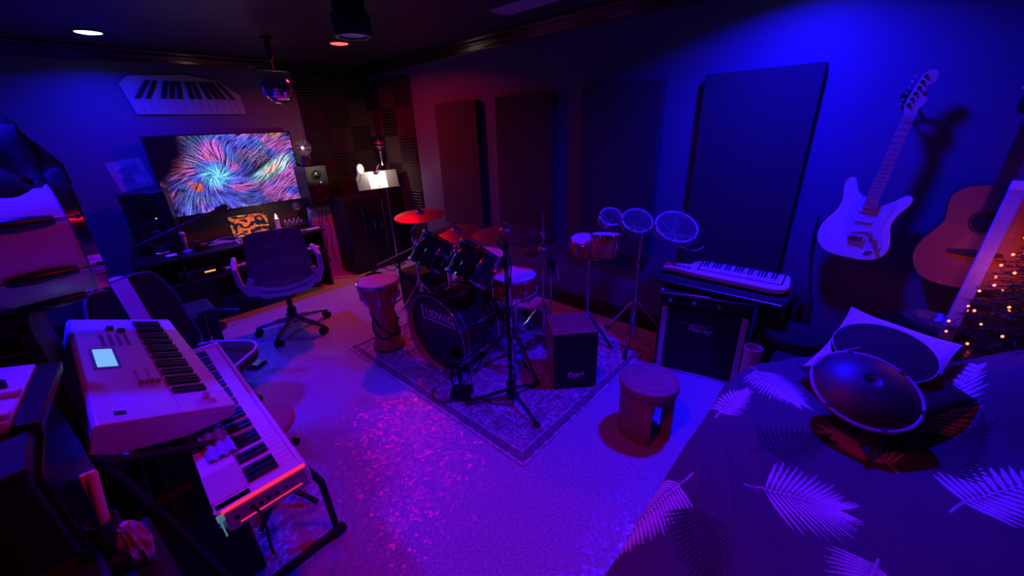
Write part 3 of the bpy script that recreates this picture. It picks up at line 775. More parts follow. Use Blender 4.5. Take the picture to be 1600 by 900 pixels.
# ---------------------------------------------------------------- rug
def rug_mat():
    m = bpy.data.materials.new('faded_patterned_rug'); m.use_nodes = True
    nt = m.node_tree; L = nt.links; b = nt.nodes['Principled BSDF']; b.inputs['Roughness'].default_value = 0.95
    def node(t, **k):
        n = nt.nodes.new(t)
        for a, v in k.items(): setattr(n, a, v)
        return n
    def mth(op, a, c=None):
        n = node('ShaderNodeMath', operation=op)
        for i, x in enumerate((a, c)):
            if x is None: continue
            if isinstance(x, (int, float)): n.inputs[i].default_value = x
            else: L.new(x, n.inputs[i])
        return n.outputs[0]
    tc = node('ShaderNodeTexCoord'); sp = node('ShaderNodeSeparateXYZ'); L.new(tc.outputs['Object'], sp.inputs[0])
    X, Y = sp.outputs[0], sp.outputs[1]
    dx = mth('SUBTRACT', RUGW / 2, mth('ABSOLUTE', X)); dy = mth('SUBTRACT', RUGL / 2, mth('ABSOLUTE', Y))
    d = mth('MINIMUM', dx, dy)
    dn = mth('DIVIDE', d, 0.6)
    r = node('ShaderNodeValToRGB'); L.new(dn, r.inputs[0]); cr = r.color_ramp; cr.interpolation = 'CONSTANT'
    st = [(0, .75), (.022, .25), (.10, .68), (.118, .34), (.30, .30), (.345, .7), (.365, .26), (.42, .62), (.435, .42)]
    cr.elements[0].position = 0; cr.elements[1].position = st[1][0]
    while len(cr.elements) < len(st): cr.elements.new(0.9)
    for e, (p, v) in zip(cr.elements, st): e.position = p; e.color = (v, v * .93, v * .95, 1)
    # motifs
    ch = mth('ADD', mth('ABSOLUTE', mth('SINE', mth('MULTIPLY', X, 26))), mth('ABSOLUTE', mth('SINE', mth('MULTIPLY', Y, 26))))
    ring = mth('GREATER_THAN', mth('SINE', mth('MULTIPLY', ch, 11)), 0.55)
    v = node('ShaderNodeTexVoronoi'); v.feature = 'DISTANCE_TO_EDGE'; v.inputs['Scale'].default_value = 11
    L.new(tc.outputs['Object'], v.inputs['Vector'])
    edge = mth('LESS_THAN', v.outputs['Distance'], 0.05)
    mot = mth('MAXIMUM', ring, edge)
    n = node('ShaderNodeTexNoise'); n.inputs['Scale'].default_value = 9; n.inputs['Detail'].default_value = 8; n.inputs['Roughness'].default_value = 0.7
    L.new(tc.outputs['Object'], n.inputs['Vector'])
    wear = node('ShaderNodeValToRGB'); L.new(n.outputs['Fac'], wear.inputs[0])
    wear.color_ramp.elements[0].position = 0.36; wear.color_ramp.elements[1].position = 0.54
    mk = mth('MULTIPLY', mth('MULTIPLY', mot, wear.outputs[0]), mth('GREATER_THAN', dn, 0.125))
    mx = node('ShaderNodeMix', data_type='RGBA'); L.new(mk, mx.inputs[0]); L.new(r.outputs[0], mx.inputs[6]); mx.inputs[7].default_value = (0.66, 0.6, 0.62, 1)
    n2 = node('ShaderNodeTexNoise'); n2.inputs['Scale'].default_value = 38; n2.inputs['Detail'].default_value = 6
    L.new(tc.outputs['Object'], n2.inputs['Vector'])
    w2 = node('ShaderNodeValToRGB'); L.new(n2.outputs['Fac'], w2.inputs[0])
    w2.color_ramp.elements[0].position = 0.35; w2.color_ramp.elements[0].color = (.45, .42, .44, 1); w2.color_ramp.elements[1].position = 0.65
    mm = node('ShaderNodeMix', data_type='RGBA', blend_type='MULTIPLY'); mm.inputs[0].default_value = 1
    L.new(mx.outputs[2], mm.inputs[6]); L.new(w2.outputs[0], mm.inputs[7]); L.new(mm.outputs[2], b.inputs['Base Color'])
    return m
RUGW, RUGL = 1.36, 1.80
o = MB().box((-RUGW / 2, -RUGL / 2, 0), (RUGW / 2, RUGL / 2, 0.008)).build('rug', rug_mat(), bevel=0.002)
o.location = (1.745, 1.865, 0.0005)
tag(o, 'faded patterned rug with pale border lines under the drum kit', 'rug')
FZ = 0.009   # rug surface

# ---------------------------------------------------------------- drums
def drum(root, c, axis, R, H, shell, n_lug=6, hoop=M_chrome, top=M_head, bot=M_head, xhint=None, hoop_w=0.018, taper=1.0, lug='lug', rods=True, lugk=1.0, lug_mat=None):
    """c: centre of the top head, axis: direction of the top head; geometry relative to root"""
    O = Vector(root.location)
    F = frame(Vector(c) - O, axis, xhint)
    Rb = R * taper
    MB().lathe([(R - 0.012, -0.004), (R - 0.003, -0.001), (R - 0.002, -0.01), (Rb - 0.002, -H + 0.01), (Rb - 0.003, -H + 0.001), (Rb - 0.012, -H + 0.004)], F, 48).build('shell', shell, root)
    MB().lathe([(0, 0.001), (R * 0.96, 0.001), (R, -0.006), (R, -0.014), (R - 0.0015, -0.014), (R - 0.0015, -0.007), (R * 0.95, -0.001), (0, -0.001)], F, 48).build('batter_head', top, root)
    if bot is not None:
        MB().lathe([(0, -H - 0.001), (Rb * 0.96, -H - 0.001), (Rb, -H + 0.006), (Rb, -H + 0.014), (Rb - 0.0015, -H + 0.014), (Rb - 0.0015, -H + 0.007), (Rb * 0.95, -H + 0.001), (0, -H + 0.001)], F, 48).build('resonant_head', bot, root)
    for r_, z in ((R, 0.006), (Rb, -H + 0.010)):
        if bot is None and z < 0: continue
        MB().lathe([(r_ + 0.001, z), (r_ + 0.0035, z + 0.001), (r_ + 0.0035, z - hoop_w + 0.003), (r_ + 0.009, z - hoop_w + 0.002), (r_ + 0.009, z - hoop_w), (r_ + 0.001, z - hoop_w), (r_ + 0.001, z)], F, 48).build('hoop', hoop, root)
    for i in range(n_lug):
        a = 2 * PI * (i + 0.5) / n_lug
        b = MB(); m = -H / 2
        rm = (R + Rb) / 2
        L_ = min(0.05, H * 0.25) * lugk
        b.lathe([(0, -L_), (0.008 * lugk, -L_ + 0.002), (0.012 * lugk, -L_ * 0.4), (0.013 * lugk, 0), (0.012 * lugk, L_ * 0.4), (0.008 * lugk, L_ - 0.002), (0, L_)], F @ Matrix.Rotation(a, 4, 'Z') @ Matrix.Translation((rm + 0.008, 0, m)), 12)
        lo = b.build(lug, lug_mat or M_chrome, root)
        if rods:
            r2 = MB()
            r2.cyl((rm + 0.009, 0, m), (R + 0.008, 0, 0.002), 0.0028, seg=8, M=F @ Matrix.Rotation(a, 4, 'Z'))
            r2.cyl((R + 0.008, 0, -0.008), (R + 0.008, 0, 0.006), 0.005, seg=6, M=F @ Matrix.Rotation(a, 4, 'Z'))
            if bot is not None:
                r2.cyl((rm + 0.009, 0, m), (Rb + 0.008, 0, -H), 0.0028, seg=8, M=F @ Matrix.Rotation(a, 4, 'Z'))
            r2.build('tension_rod', M_chrome, lo)
    return F
def cymbal(label, c, n, R, group='cymbals of the drum kit', bell=0.16):
    t = thing('cymbal', label, 'cymbal', c, 0, group)
    F = frame((0, 0, 0), n)
    prof = [(0.006, 0.022)]
    for i in range(9):
        a = i / 8 * PI / 2
        prof.append((0.006 + (R * bell) * math.sin(a), 0.002 + 0.020 * math.cos(a)))
    for i in range(1, 25):
        k = i / 24
        prof.append((R * bell + 0.006 + (R * (1 - bell) - 0.006) * k, 0.002 - 0.022 * k ** 1.4 * (R / 0.2) + 0.0004 * math.sin(i * 2.4)))
    prof += [(r, z - 0.0015) for r, z in prof[::-1]]
    MB().lathe(prof, F, 64).build('plate', M_bronze, t)
    MB().lathe([(0.004, 0.022), (0.016, 0.022), (0.016, 0.036), (0.004, 0.036)], F, 16).build('felt', M_rubber, t)
    MB().lathe([(0.0, 0.036), (0.007, 0.036), (0.007, 0.055), (0.0, 0.055)], F, 10).box((-0.02, -0.003, 0.040), (0.02, 0.003, 0.050), F).build('wing_nut', M_chrome, t, bevel=0.001)
    return t
def tripod(root, base, spread, hz, rot=0, double=True, m=M_chrome, foot_z=FZ, n=3, leg='leg', lens=None, rr=0.007):
    O = Vector(root.location); bx, by = base
    for k in range(n):
        a = rot + 2 * PI * k / n
        c, s = math.cos(a), math.sin(a)
        L = spread if lens is None else lens[k]
        b = MB()
        w = 0.010 if double else 0
        for sg in ((-1, 1) if double else (0,)):
            b.tube([(bx + 0.018 * c - s * w * sg, by + 0.018 * s + c * w * sg, hz), (bx + L * 0.94 * c - s * w * sg * 0.6, by + L * 0.94 * s + c * w * sg * 0.6, foot_z + 0.022)], rr, 8)
        lo = b.build(leg, m, root, off=O)
        f = MB().cyl((bx + L * 0.9 * c, by + L * 0.9 * s, foot_z + 0.026), (bx + L * c, by + L * s, foot_z + 0.016), 0.0155, 0.0145, seg=12)
        f.build('rubber_foot', M_rubber, lo, off=O)

# bass drum
t = thing('bass_drum', 'large black-headed bass drum with pale lettering facing left, on the rug', 'bass drum', (1.45, 1.94, FZ))
ya = 0.06; fwd = Vector((-math.cos(ya), -math.sin(ya), 0)); R = 0.272; H = 0.37
CF = Vector((1.316, 1.938, FZ + 0.288))
O = Vector(t.location)
F = frame(CF - O, fwd, (0, 0, 1))       # local z = front, local x = up
MB().lathe([(R - 0.015, -0.042), (R - 0.006, -0.038), (R - 0.006, -H + 0.006), (R - 0.015, -H + 0.01)], F, 64).build('shell', M_darkshell, t)
PH = (-0.105, -0.155)   # port hole offset (x up, y)
fh = MB(); ring = 72
inner = [(PH[0] + 0.045 * math.cos(2 * PI * i / ring), PH[1] + 0.045 * math.sin(2 * PI * i / ring), -0.034) for i in range(ring)]
outer = [(0.268 * math.cos(2 * PI * i / ring), 0.268 * math.sin(2 * PI * i / ring), -0.034) for i in range(ring)]
fh.add(inner + outer + [(x, y, z - 0.0015) for x, y, z in inner + outer],
       [f for i in range(ring) for f in ((i, (i + 1) % ring, ring + (i + 1) % ring, ring + i), (2 * ring + i, 3 * ring + i, 3 * ring + (i + 1) % ring, 2 * ring + (i + 1) % ring), (i, 2 * ring + i, 2 * ring + (i + 1) % ring, (i + 1) % ring))], F)
fh.build('front_head', M_blackhead, t)
MB().lathe([(0, -H + 0.004), (0.258, -H + 0.004), (0.258, -H + 0.006), (0, -H + 0.006)], F, 48).build('batter_head', M_head, t)
MB().torus(0.046, 0.004, F @ Matrix.Translation((PH[0], PH[1], -0.034))).build('port_ring', M_blackplastic, t)
for z0, z1, m in ((0.004, -0.036, mat('orange_lacquered_hoop', (0.7, 0.24, 0.14), 0.3, coat=0.5)), (-H + 0.036, -H - 0.004, M_darkshell)):
    ho = MB().lathe([(0.273, z0), (0.279, z0), (0.280, (z0 + z1) / 2), (0.279, z1), (0.273, z1), (0.273, z0)], F, 72).build('wooden_hoop', M_darkshell, t)
    MB().lathe([(0.2692, z0 - 0.001), (0.2728, z0 - 0.001), (0.2728, z1 + 0.001), (0.2692, z1 + 0.001), (0.2692, z0 - 0.001)], F, 72).build('hoop_lining', m, ho)
    MB().torus(0.279, 0.0016, F @ Matrix.Translation((0, 0, z0)), 72, 6).build('hoop_edge', M_chrome, ho)
for z in (-0.045, -H + 0.045):
    MB().lathe([(R - 0.004, z + 0.006), (R + 0.004, z + 0.005), (R + 0.004, z - 0.005), (R - 0.004, z - 0.006)], F, 64).build('metal_ring', M_chrome, t)
for i in range(8):
    a = 2 * PI * (i + 0.5) / 8
    Fr = F @ Matrix.Rotation(a, 4, 'Z')
    lo = MB().lathe([(0, -0.045), (0.010, -0.043), (0.014, -0.015), (0.014, 0.015), (0.010, 0.043), (0, 0.045)], Fr @ Matrix.Translation((R + 0.008, 0, -H / 2)), 12).build('lug', M_chrome, t)
    b = MB()
    for z0, z1 in ((-0.06, 0.010), (-H + 0.06, -H - 0.010)):
        b.cyl((R + 0.012, 0, -H / 2), (R + 0.014, 0, z0), 0.003, seg=8, M=Fr)
        zz = sorted((z0 + 0.012 if z0 > -0.1 else z0 - 0.012, z1))
        b.box((0.272, -0.008, zz[0]), (0.292, 0.008, zz[1]), Fr)
        b.cyl((0.286, 0, z1), (0.286, 0, z1 + (0.012 if z1 > 0 else -0.012)), 0.006, seg=8, M=Fr)
    b.build('tension_claw', M_chrome, lo, bevel=0.001)
for s in (-1, 1):
    p0 = CF + Vector((0.10, 0, 0)) + Vector((0, s * 0.20, -0.18)); p1 = Vector((CF.x - 0.02, CF.y + s * 0.36, FZ + 0.014))
    lo = MB().cyl(p0, p1, 0.006, seg=10).build('spur', M_chrome, t, off=O)
    MB().cyl(p1 + Vector((0, -s * 0.012, 0.015)), p1 + Vector((0, 0, -0.004)), 0.011, 0.009, seg=10).build('rubber_foot', M_rubber, lo, off=O)
# lettering on the head (local: text right = local -y, text up = local +x)
TM = F @ Matrix(((0, 1, 0, 0), (-1, 0, 0, 0), (0, 0, 1, 0), (0, 0, 0, 1)))
# a view from the front sees +local y to the ... handled by mirrored check below
def front_text(parts, Mx, name, m, root):
    b = MB()
    for s, size, x, y, sh in parts:
        vs, fs = text_geo(s, size, 0.0008, sh)
        b.add(vs, fs, Mx @ Matrix.Translation((x, y, 0)))
    return b
b = front_text([('UDWIG', 0.078, 0.022, 0.12, 0)], TM @ Matrix.Translation((0, 0, -0.0325)), 'lettering', M_white, t)
tm2 = TM @ Matrix.Translation((0, 0, -0.0330))
b.box((-0.15, 0.073, 0), (-0.137, 0.175, 0.0008), tm2).box((-0.15, 0.073, 0), (0.165, 0.081, 0.0008), tm2).box((0.157, 0.073, 0), (0.165, 0.115, 0.0008), tm2)
b.build('lettering', M_white, t, smooth=False)

# rack toms
for (c, lb, R_) in (((1.60, 2.14, 0.845), 'dark lacquered rack tom tilted over the bass drum, left one of the two', 0.138),
                    ((1.62, 1.77, 0.835), 'dark red-lit rack tom tilted over the bass drum, right one of the two', 0.143)):
    t = thing('rack_tom', lb, 'tom drum', (c[0], c[1], 0.6), 0, 'rack toms')
    ax = Vector((0.56, -0.10, 0.72))
    drum(t, c, ax, R_, 0.21, M_darkshell, 6, bot=M_blackhead, xhint=(0, 1, 0))
    Fb = frame(Vector(c) - Vector(t.location), ax, (0, 1, 0))
    MB().lathe([(0, 0), (0.02, 0), (0.02, 0.003), (0, 0.003)], Fb @ Matrix.Rotation(PI * 1.17, 4, 'Z') @ Matrix.Translation((R_ - 0.003, 0, -0.075)) @ Matrix.Rotation(PI / 2, 4, 'Y'), 20).build('badge', mat('orange_badge', (0.7, 0.2, 0.08), 0.3), t)
t = thing('tom_mount', 'chrome double tom holder rising from the bass drum', 'tom mount', (1.50, 1.95, 0.57))
b = MB().cyl((1.50, 1.95, 0.575), (1.50, 1.95, 0.80), 0.013)
b.cyl((1.50, 1.95, 0.78), (1.50, 2.00, 0.79), 0.012).cyl((1.50, 1.95, 0.76), (1.50, 1.90, 0.77), 0.012)
b.build('post', M_chrome, t, off=t.location)
for sy in (-1, 1):
    b = MB().tube([(1.50, 1.95 + sy * 0.02, 0.79), (1.49, 1.95 + sy * 0.035, 0.76), (1.475, 1.95 + sy * 0.045, 0.73)], 0.007)
    b.ball((1.50, 1.95 + sy * 0.02, 0.785), 0.018, 12)
    b.build('arm', M_chrome, t, off=t.location)

# snare drum and stand
t = thing('snare_drum', 'red lacquered snare drum with white head under the hanging mic', 'snare drum', (1.825, 1.676, 0.48), 0)
drum(t, (1.825, 1.676, 0.625), (-0.02, -0.02, 1), 0.152, 0.13, M_redshell, 8)
t = thing('snare_stand', 'chrome basket stand holding the red snare drum', 'drum stand', (1.825, 1.676, FZ))
tripod(t, (1.825, 1.676), 0.22, 0.24, 0.0)
MB().cyl((1.825, 1.676, 0.12), (1.825, 1.676, 0.44), 0.011).build('pole', M_chrome, t, off=t.location)
for k in range(3):
    a = 2 * PI * k / 3 + 0.3
    c, s = math.cos(a), math.sin(a)
    MB().tube([(1.825, 1.676, 0.43), (1.825 + 0.10 * c, 1.676 + 0.10 * s, 0.465), (1.825 + 0.163 * c, 1.676 + 0.163 * s, 0.475), (1.825 + 0.175 * c, 1.676 + 0.175 * s, 0.51)], 0.006).build('basket_arm', M_chrome, t, off=t.location)
# floor tom partly hidden behind the bass drum
t = thing('floor_tom', 'dark lacquered floor tom standing behind the bass drum', 'tom drum', (2.18, 2.35, FZ))
drum(t, (2.18, 2.35, 0.56), (0.03, -0.02, 1), 0.19, 0.36, M_darkshell, 8, bot=M_blackhead)
for k in range(3):
    a = 2 * PI * k / 3 + 0.4
    x, y = 2.18 + 0.206 * math.cos(a), 2.35 + 0.206 * math.sin(a)
    lo = MB().cyl((x, y, 0.03), (x, y, 0.42), 0.005, seg=10).build('leg', M_chrome, t, off=t.location)
    MB().cyl((x, y, FZ), (x, y, 0.04), 0.012, seg=10).build('rubber_foot', M_rubber, lo, off=t.location)

# cymbals and stands
cymbal('red-lit crash cymbal highest on the left of the drum kit', (1.74, 2.56, 0.962), (-0.07, -0.04, 1), 0.197)
cymbal('red-lit cymbal between the two rack toms and the dark wall panel', (1.80, 2.22, 0.855), (-0.10, -0.06, 1), 0.20)
cymbal('large ride cymbal over the snare drum, beside the black mic stand', (1.85, 1.76, 0.915), (-0.02, 0.01, 1), 0.223)
t = cymbal('hi-hat cymbal pair on the chrome rod stand behind the snare drum', (2.115, 1.655, 0.735), (0.02, 0.01, 1), 0.165, group=None)
b = MB(); prof = [(0.01, -0.03), (0.03, -0.026)] + [(0.03 + 0.135 * k / 8, -0.026 + 0.010 * k / 8) for k in range(1, 9)]
b.lathe(prof + [(r, z - 0.0015) for r, z in prof[::-1]], seg=48).build('bottom_plate', M_bronze, t)
t.name = 'hi_hat'
t = thing('hi_hat_stand', 'chrome hi-hat stand with a tall thin rod behind the snare drum', 'cymbal stand', (2.12, 1.655, FZ))
tripod(t, (2.12, 1.655), 0.24, 0.30, 0.2)
MB().cyl((2.12, 1.655, 0.08), (2.12, 1.655, 0.60), 0.011).build('pole', M_chrome, t, off=t.location)
MB().cyl((2.12, 1.655, 0.5), (2.12, 1.655, 0.99), 0.0032).build('pull_rod', M_chrome, t, off=t.location)
MB().cyl((2.12, 1.655, 0.795), (2.12, 1.655, 0.845), 0.014, 0.010).ball((2.12, 1.655, 0.85), 0.018, 12).build('clutch', M_chrome, t, off=t.location)
b = MB().box((1.90, 1.61, FZ + 0.012), (2.12, 1.70, FZ + 0.022))
b.build('foot_pedal', M_steel, t, off=t.location, bevel=0.003)

def cym_stand(label, base, pts, spread, hz, rot, top, lens=None):
    t = thing('cymbal_stand', label, 'cymbal stand', (base[0], base[1], FZ), 0, 'chrome cymbal stands')
    tripod(t, base, spread, hz, rot, lens=lens)
    O = Vector(t.location)
    MB().cyl((base[0], base[1], 0.06), (base[0], base[1], hz + 0.06), 0.0125).build('lower_tube', M_chrome, t, off=O)
    MB().cyl((base[0], base[1], hz), (base[0], base[1], pts[0][2]), 0.0095).build('upper_tube', M_chrome, t, off=O)
    MB().tube(pts, 0.007).build('boom_arm', M_chrome, t, off=O)
    MB().cyl((base[0], base[1], hz - 0.02), (base[0], base[1], hz + 0.035), 0.019).box((base[0] - 0.035, base[1] - 0.005, hz + 0.0), (base[0], base[1] + 0.005, hz + 0.016)).build('collar', M_chrome, t, off=O, bevel=0.001)
    MB().cyl((base[0], base[1], hz * 0.45), (base[0], base[1], hz * 0.45 + 0.03), 0.017).ball((pts[0][0], pts[0][1], pts[0][2]), 0.02, 12).build('tilter', M_chrome, t, off=O)
    p = Vector(top[0]); n = Vector(top[1]).normalized()
    MB().cyl(p - n * 0.04, p + n * 0.02, 0.005).ball(p - n * 0.045, 0.017, 12).build('top_spindle', M_chrome, t, off=O)
    return t
cym_stand('chrome boom cymbal stand at the left of the drum kit, behind the djembe', (1.72, 2.66), [(1.72, 2.66, 0.74), (1.72, 2.69, 0.80), (1.738, 2.565, 0.92)], 0.26, 0.36, 2.2, ((1.74, 2.56, 0.962), (-0.07, -0.04, 1)))
cym_stand('chrome cymbal stand between the left rack tom and the floor tom', (1.93, 2.33), [(1.93, 2.33, 0.72), (1.90, 2.30, 0.78), (1.80, 2.22, 0.81)], 0.24, 0.30, 0.5, ((1.80, 2.22, 0.855), (-0.10, -0.06, 1)))
cym_stand('chrome cymbal stand with double-braced tripod in front of the snare drum', (1.66, 1.565), [(1.66, 1.565, 0.66), (1.75, 1.66, 0.80), (1.85, 1.76, 0.87)], 0.27, 0.33, -1.75, ((1.85, 1.76, 0.915), (-0.02, 0.01, 1)))

# kick pedal
t = thing('kick_pedal', 'chrome kick drum pedal behind the bass drum', 'drum pedal', (1.80, 1.95, FZ))
O = Vector(t.location)
MB().box((1.74, 1.89, FZ), (1.90, 2.01, FZ + 0.008)).build('base_plate', M_steel, t, off=O, bevel=0.002)
MB().prism([(0, 0), (0.22, 0.05), (0.22, 0.06), (0, 0.01)], -0.04, 0.04, Matrix(((-1, 0, 0, 1.99), (0, 0, 1, 1.95), (0, 1, 0, FZ + 0.012), (0, 0, 0, 1)))).build('foot_board', M_steel, t, off=O)
MB().cyl((1.76, 1.90, FZ), (1.76, 1.90, 0.24), 0.008).cyl((1.76, 2.00, FZ), (1.76, 2.00, 0.24), 0.008).cyl((1.76, 1.90, 0.235), (1.76, 2.00, 0.235), 0.007).build('frame', M_chrome, t, off=O)
MB().cyl((1.76, 1.95, 0.235), (1.73, 1.95, 0.36), 0.0035).build('beater_shaft', M_chrome, t, off=O)
MB().cyl((1.74, 1.95, 0.36), (1.70, 1.95, 0.352), 0.024).build('beater', M_greycloth, t, off=O)

# drum throne
t = thing('drum_throne', 'round black drum stool behind the bass drum, near the cajon', 'stool', (2.08, 2.02, FZ))
O = Vector(t.location)
tripod(t, (2.08, 2.02), 0.22, 0.24, 0.9)
MB().cyl((2.08, 2.02, 0.08), (2.08, 2.02, 0.38), 0.014).build('pole', M_chrome, t, off=O)
MB().lathe([(0, 0.37), (0.14, 0.37), (0.165, 0.385), (0.17, 0.41), (0.155, 0.435), (0, 0.44)], Matrix.Translation((2.08, 2.02, 0)), 32).build('seat', M_blackleather, t, off=O)

# black microphone boom stand on the rug
t = thing('mic_boom_stand', 'tall black microphone stand with flat tripod legs at the front of the rug', 'microphone stand', (1.41, 1.352, FZ))
O = Vector(t.location)
for tip in ((1.187, 1.531), (1.314, 1.065), (1.603, 1.316)):
    d = Vector((tip[0] - 1.41, tip[1] - 1.352, 0)); u = d.normalized(); s = Vector((-u.y, u.x, 0))
    P0 = Vector((1.41, 1.352, FZ + 0.075)) + u * 0.02; P1 = Vector((tip[0], tip[1], FZ + 0.018)) - u * 0.02
    lo = MB().tube([P0, P0 * 0.3 + P1 * 0.7 + Vector((0, 0, 0.004)), P1], [0.010, 0.0095, 0.009], 8).build('leg', M_black, t, off=O)
    MB().cyl(P1 - u * 0.02, P1 + u * 0.02, 0.0135, 0.0125).build('rubber_foot', M_rubber, lo, off=O)
MB().cyl((1.41, 1.352, FZ + 0.03), (1.41, 1.352, FZ + 0.13), 0.034, 0.026).build('leg_hub', M_blackplastic, t, off=O)
MB().cyl((1.41, 1.352, 0.1), (1.41, 1.352, 0.62), 0.0125).cyl((1.41, 1.352, 0.58), (1.41, 1.352, 0.63), 0.019).build('lower_tube', M_black, t, off=O)
MB().cyl((1.41, 1.352, 0.6), (1.41, 1.352, 0.985), 0.0095).build('upper_tube', M_blackplastic, t, off=O)
MB().cyl((1.385, 1.33, 0.985), (1.435, 1.375, 0.985), 0.022).build('boom_clutch', M_blackplastic, t, off=O)
MB().cyl((1.31, 1.26, 1.0), (1.62, 1.60, 0.95), 0.008).build('boom', M_black, t, off=O)
MB().cyl((1.62, 1.60, 0.95), (1.66, 1.64, 0.92), 0.014, 0.02).cyl((1.66, 1.64, 0.92), (1.70, 1.67, 0.87), 0.02, 0.023).build('microphone', M_blackplastic, t, off=O)
pts = [(1.40 + 0.02 * math.sin(i * 0.8), 1.34 - 0.016 + 0.004 * math.cos(i), 0.96 - i * 0.045) for i in range(20)] + [(1.36, 1.30, 0.025), (1.30, 1.40, FZ + 0.006), (1.28, 1.55, FZ + 0.006)]
tag(MB().tube(pts, 0.0035, 6).build('cable', M_rubber), 'black cable running down the tall black microphone stand to the rug', 'cable')
# hi-hat mic with two glinting prongs
t = thing('hi_hat_mic', 'small black microphone clipped below the hi-hat, right of the snare drum', 'microphone', (2.05, 1.53, 0.0))
O = Vector(t.location)
MB().lathe([(0, 0), (0.06, 0), (0.06, 0.01), (0.01, 0.02), (0, 0.02)], Matrix.Translation((2.05, 1.53, FZ)), 20).build('base', M_black, t, off=O)
MB().cyl((2.05, 1.53, FZ + 0.01), (2.05, 1.53, 0.60), 0.007).build('pole', M_chrome, t, off=O)
MB().cyl((2.05, 1.53, 0.59), (2.04, 1.52, 0.69), 0.022, 0.03).ball((2.04, 1.52, 0.70), 0.031, 14).build('head', M_blackplastic, t, off=O)
MB().cyl((2.02, 1.51, 0.55), (1.995, 1.50, 0.66), 0.006).cyl((2.06, 1.47, 0.55), (2.035, 1.47, 0.66), 0.006).build('clip', M_chrome, t, off=O)
# kick microphone stand
t = thing('kick_mic_stand', 'short black microphone stand aimed at the bass drum head, on a flat rounded base', 'microphone stand', (1.245, 1.63, FZ))
O = Vector(t.location)
poly = [(-0.075, -0.05), (-0.06, -0.065), (0.06, -0.065), (0.075, -0.05), (0.075, 0.05), (0.06, 0.065), (-0.06, 0.065), (-0.075, 0.05)]
MB().prism(poly, 0, 0.02, Matrix.Rotation(0.7, 4, 'Z')).build('base', M_blackplastic, t, bevel=0.004)
MB().cyl((0, 0, 0.02), (0, 0, 0.22), 0.010).cyl((0, 0, 0.12), (0, 0, 0.16), 0.016).build('pole', M_black, t)
MB().cyl((-0.05, -0.04, 0.235), (0.09, 0.07, 0.21), 0.008).ball((0, 0, 0.225), 0.02, 12).build('boom', M_black, t)
MB().cyl((0.02, 0.14, 0.205), (-0.02, 0.06, 0.225), 0.026, 0.018).ball((0.02, 0.145, 0.205), 0.027, 14).cyl((-0.01, 0.08, 0.22), (0.02, 0.02, 0.225), 0.007).build('microphone', M_blackplastic, t)
pts = [(0.062 * math.cos(a) + 0.005, 0.05 * math.sin(a), 0.11 + 0.062 * math.sin(a * 1.0 + 0.8) + 0.004 * a) for a in [i * 0.35 for i in range(36)]]
tag(MB().tube([(x + 1.245, y + 1.63, z + 0.02) for x, y, z in pts], 0.0035, 6).build('cable_coil', M_rubber), 'black cable coiled around the short kick microphone stand', 'cable')
pts = [(1.22 + 0.1 * math.cos(0.25 * i + 2) - 0.004 * i, 1.72 + 0.10 * math.sin(0.25 * i + 2), FZ + 0.005) for i in range(14)]
tag(MB().tube(pts, 0.0035, 6).build('cable', M_rubber), 'thin black cable lying on the rug left of the short microphone stand', 'cable')
# thin stick like boom legs behind the djembe
t = thing('boom_rod', 'thin low boom microphone stand lying across behind the djembe', 'microphone stand', (1.80, 3.02, 0))
O = Vector(t.location)
MB().cyl((1.70, 3.30, 0.40), (1.79, 2.68, 0.68), 0.006).build('boom', M_steel, t, off=O)
MB().cyl((1.745, 2.985, 0.02), (1.745, 2.985, 0.545), 0.009).build('pole', M_black, t, off=O)
for k in range(3):
    a = 2 * PI * k / 3 + 0.2
    MB().cyl((1.745, 2.985, 0.14), (1.745 + 0.2 * math.cos(a), 2.985 + 0.2 * math.sin(a), 0.008), 0.007).build('leg', M_black, t, off=O)
t.name = 'low_boom_stand'
t = thing('subwoofer', 'black cube-shaped speaker box on the floor behind the djembe', 'speaker', (1.98, 2.98, 0), 0.1)
MB().box((-0.17, -0.15, 0.015), (0.17, 0.15, 0.36)).build('cabinet', M_black, t, bevel=0.01)
MB().lathe([(0.11, 0.0), (0.12, 0.004), (0.10, 0.008), (0.05, -0.0 + 0.003), (0, 0.01)], frame((-0.171, 0, 0.18), (-1, 0, 0)), 28).build('woofer', M_blackleather, t)
for sx in (-0.14, 0.14):
    for sy in (-0.12, 0.12):
        MB().cyl((sx, sy, 0), (sx, sy, 0.016), 0.015).build('foot', M_rubber, t)
# low mat under the desk area
# ---------------------------------------------------------------- djembe
t = thing('djembe', 'reddish wooden djembe with metal rings and dark straps left of the bass drum', 'djembe', (1.285, 2.53, 0.001))
t.rotation_euler = (0, 0, 0)
prof = [(0.0, 0.0), (0.112, 0.0), (0.112, 0.018), (0.104, 0.04), (0.092, 0.14), (0.082, 0.24), (0.080, 0.29), (0.088, 0.33), (0.115, 0.40), (0.135, 0.46), (0.142, 0.52), (0.142, 0.548), (0.135, 0.548), (0.125, 0.50), (0.0, 0.48)]
MB().lathe(prof, seg=48).build('body', M_rednat, t)
MB().lathe([(0.113, 0.0), (0.116, 0.002), (0.114, 0.022), (0.106, 0.022)], seg=40).build('rubber_base', M_rubber, t)
MB().lathe([(0, 0.556), (0.138, 0.556), (0.147, 0.548), (0.147, 0.535), (0.145, 0.535), (0.145, 0.546), (0.137, 0.553), (0, 0.553)], seg=48).build('head', mat('pinkish_skin_head', (0.7, 0.58, 0.5), 0.6, noise=0.1, nscale=9), t)
MB().torus(0.150, 0.006, Matrix.Translation((0, 0, 0.545)), 48).torus(0.1505, 0.0045, Matrix.Translation((0, 0, 0.532)), 48).build('rim', M_chrome, t)
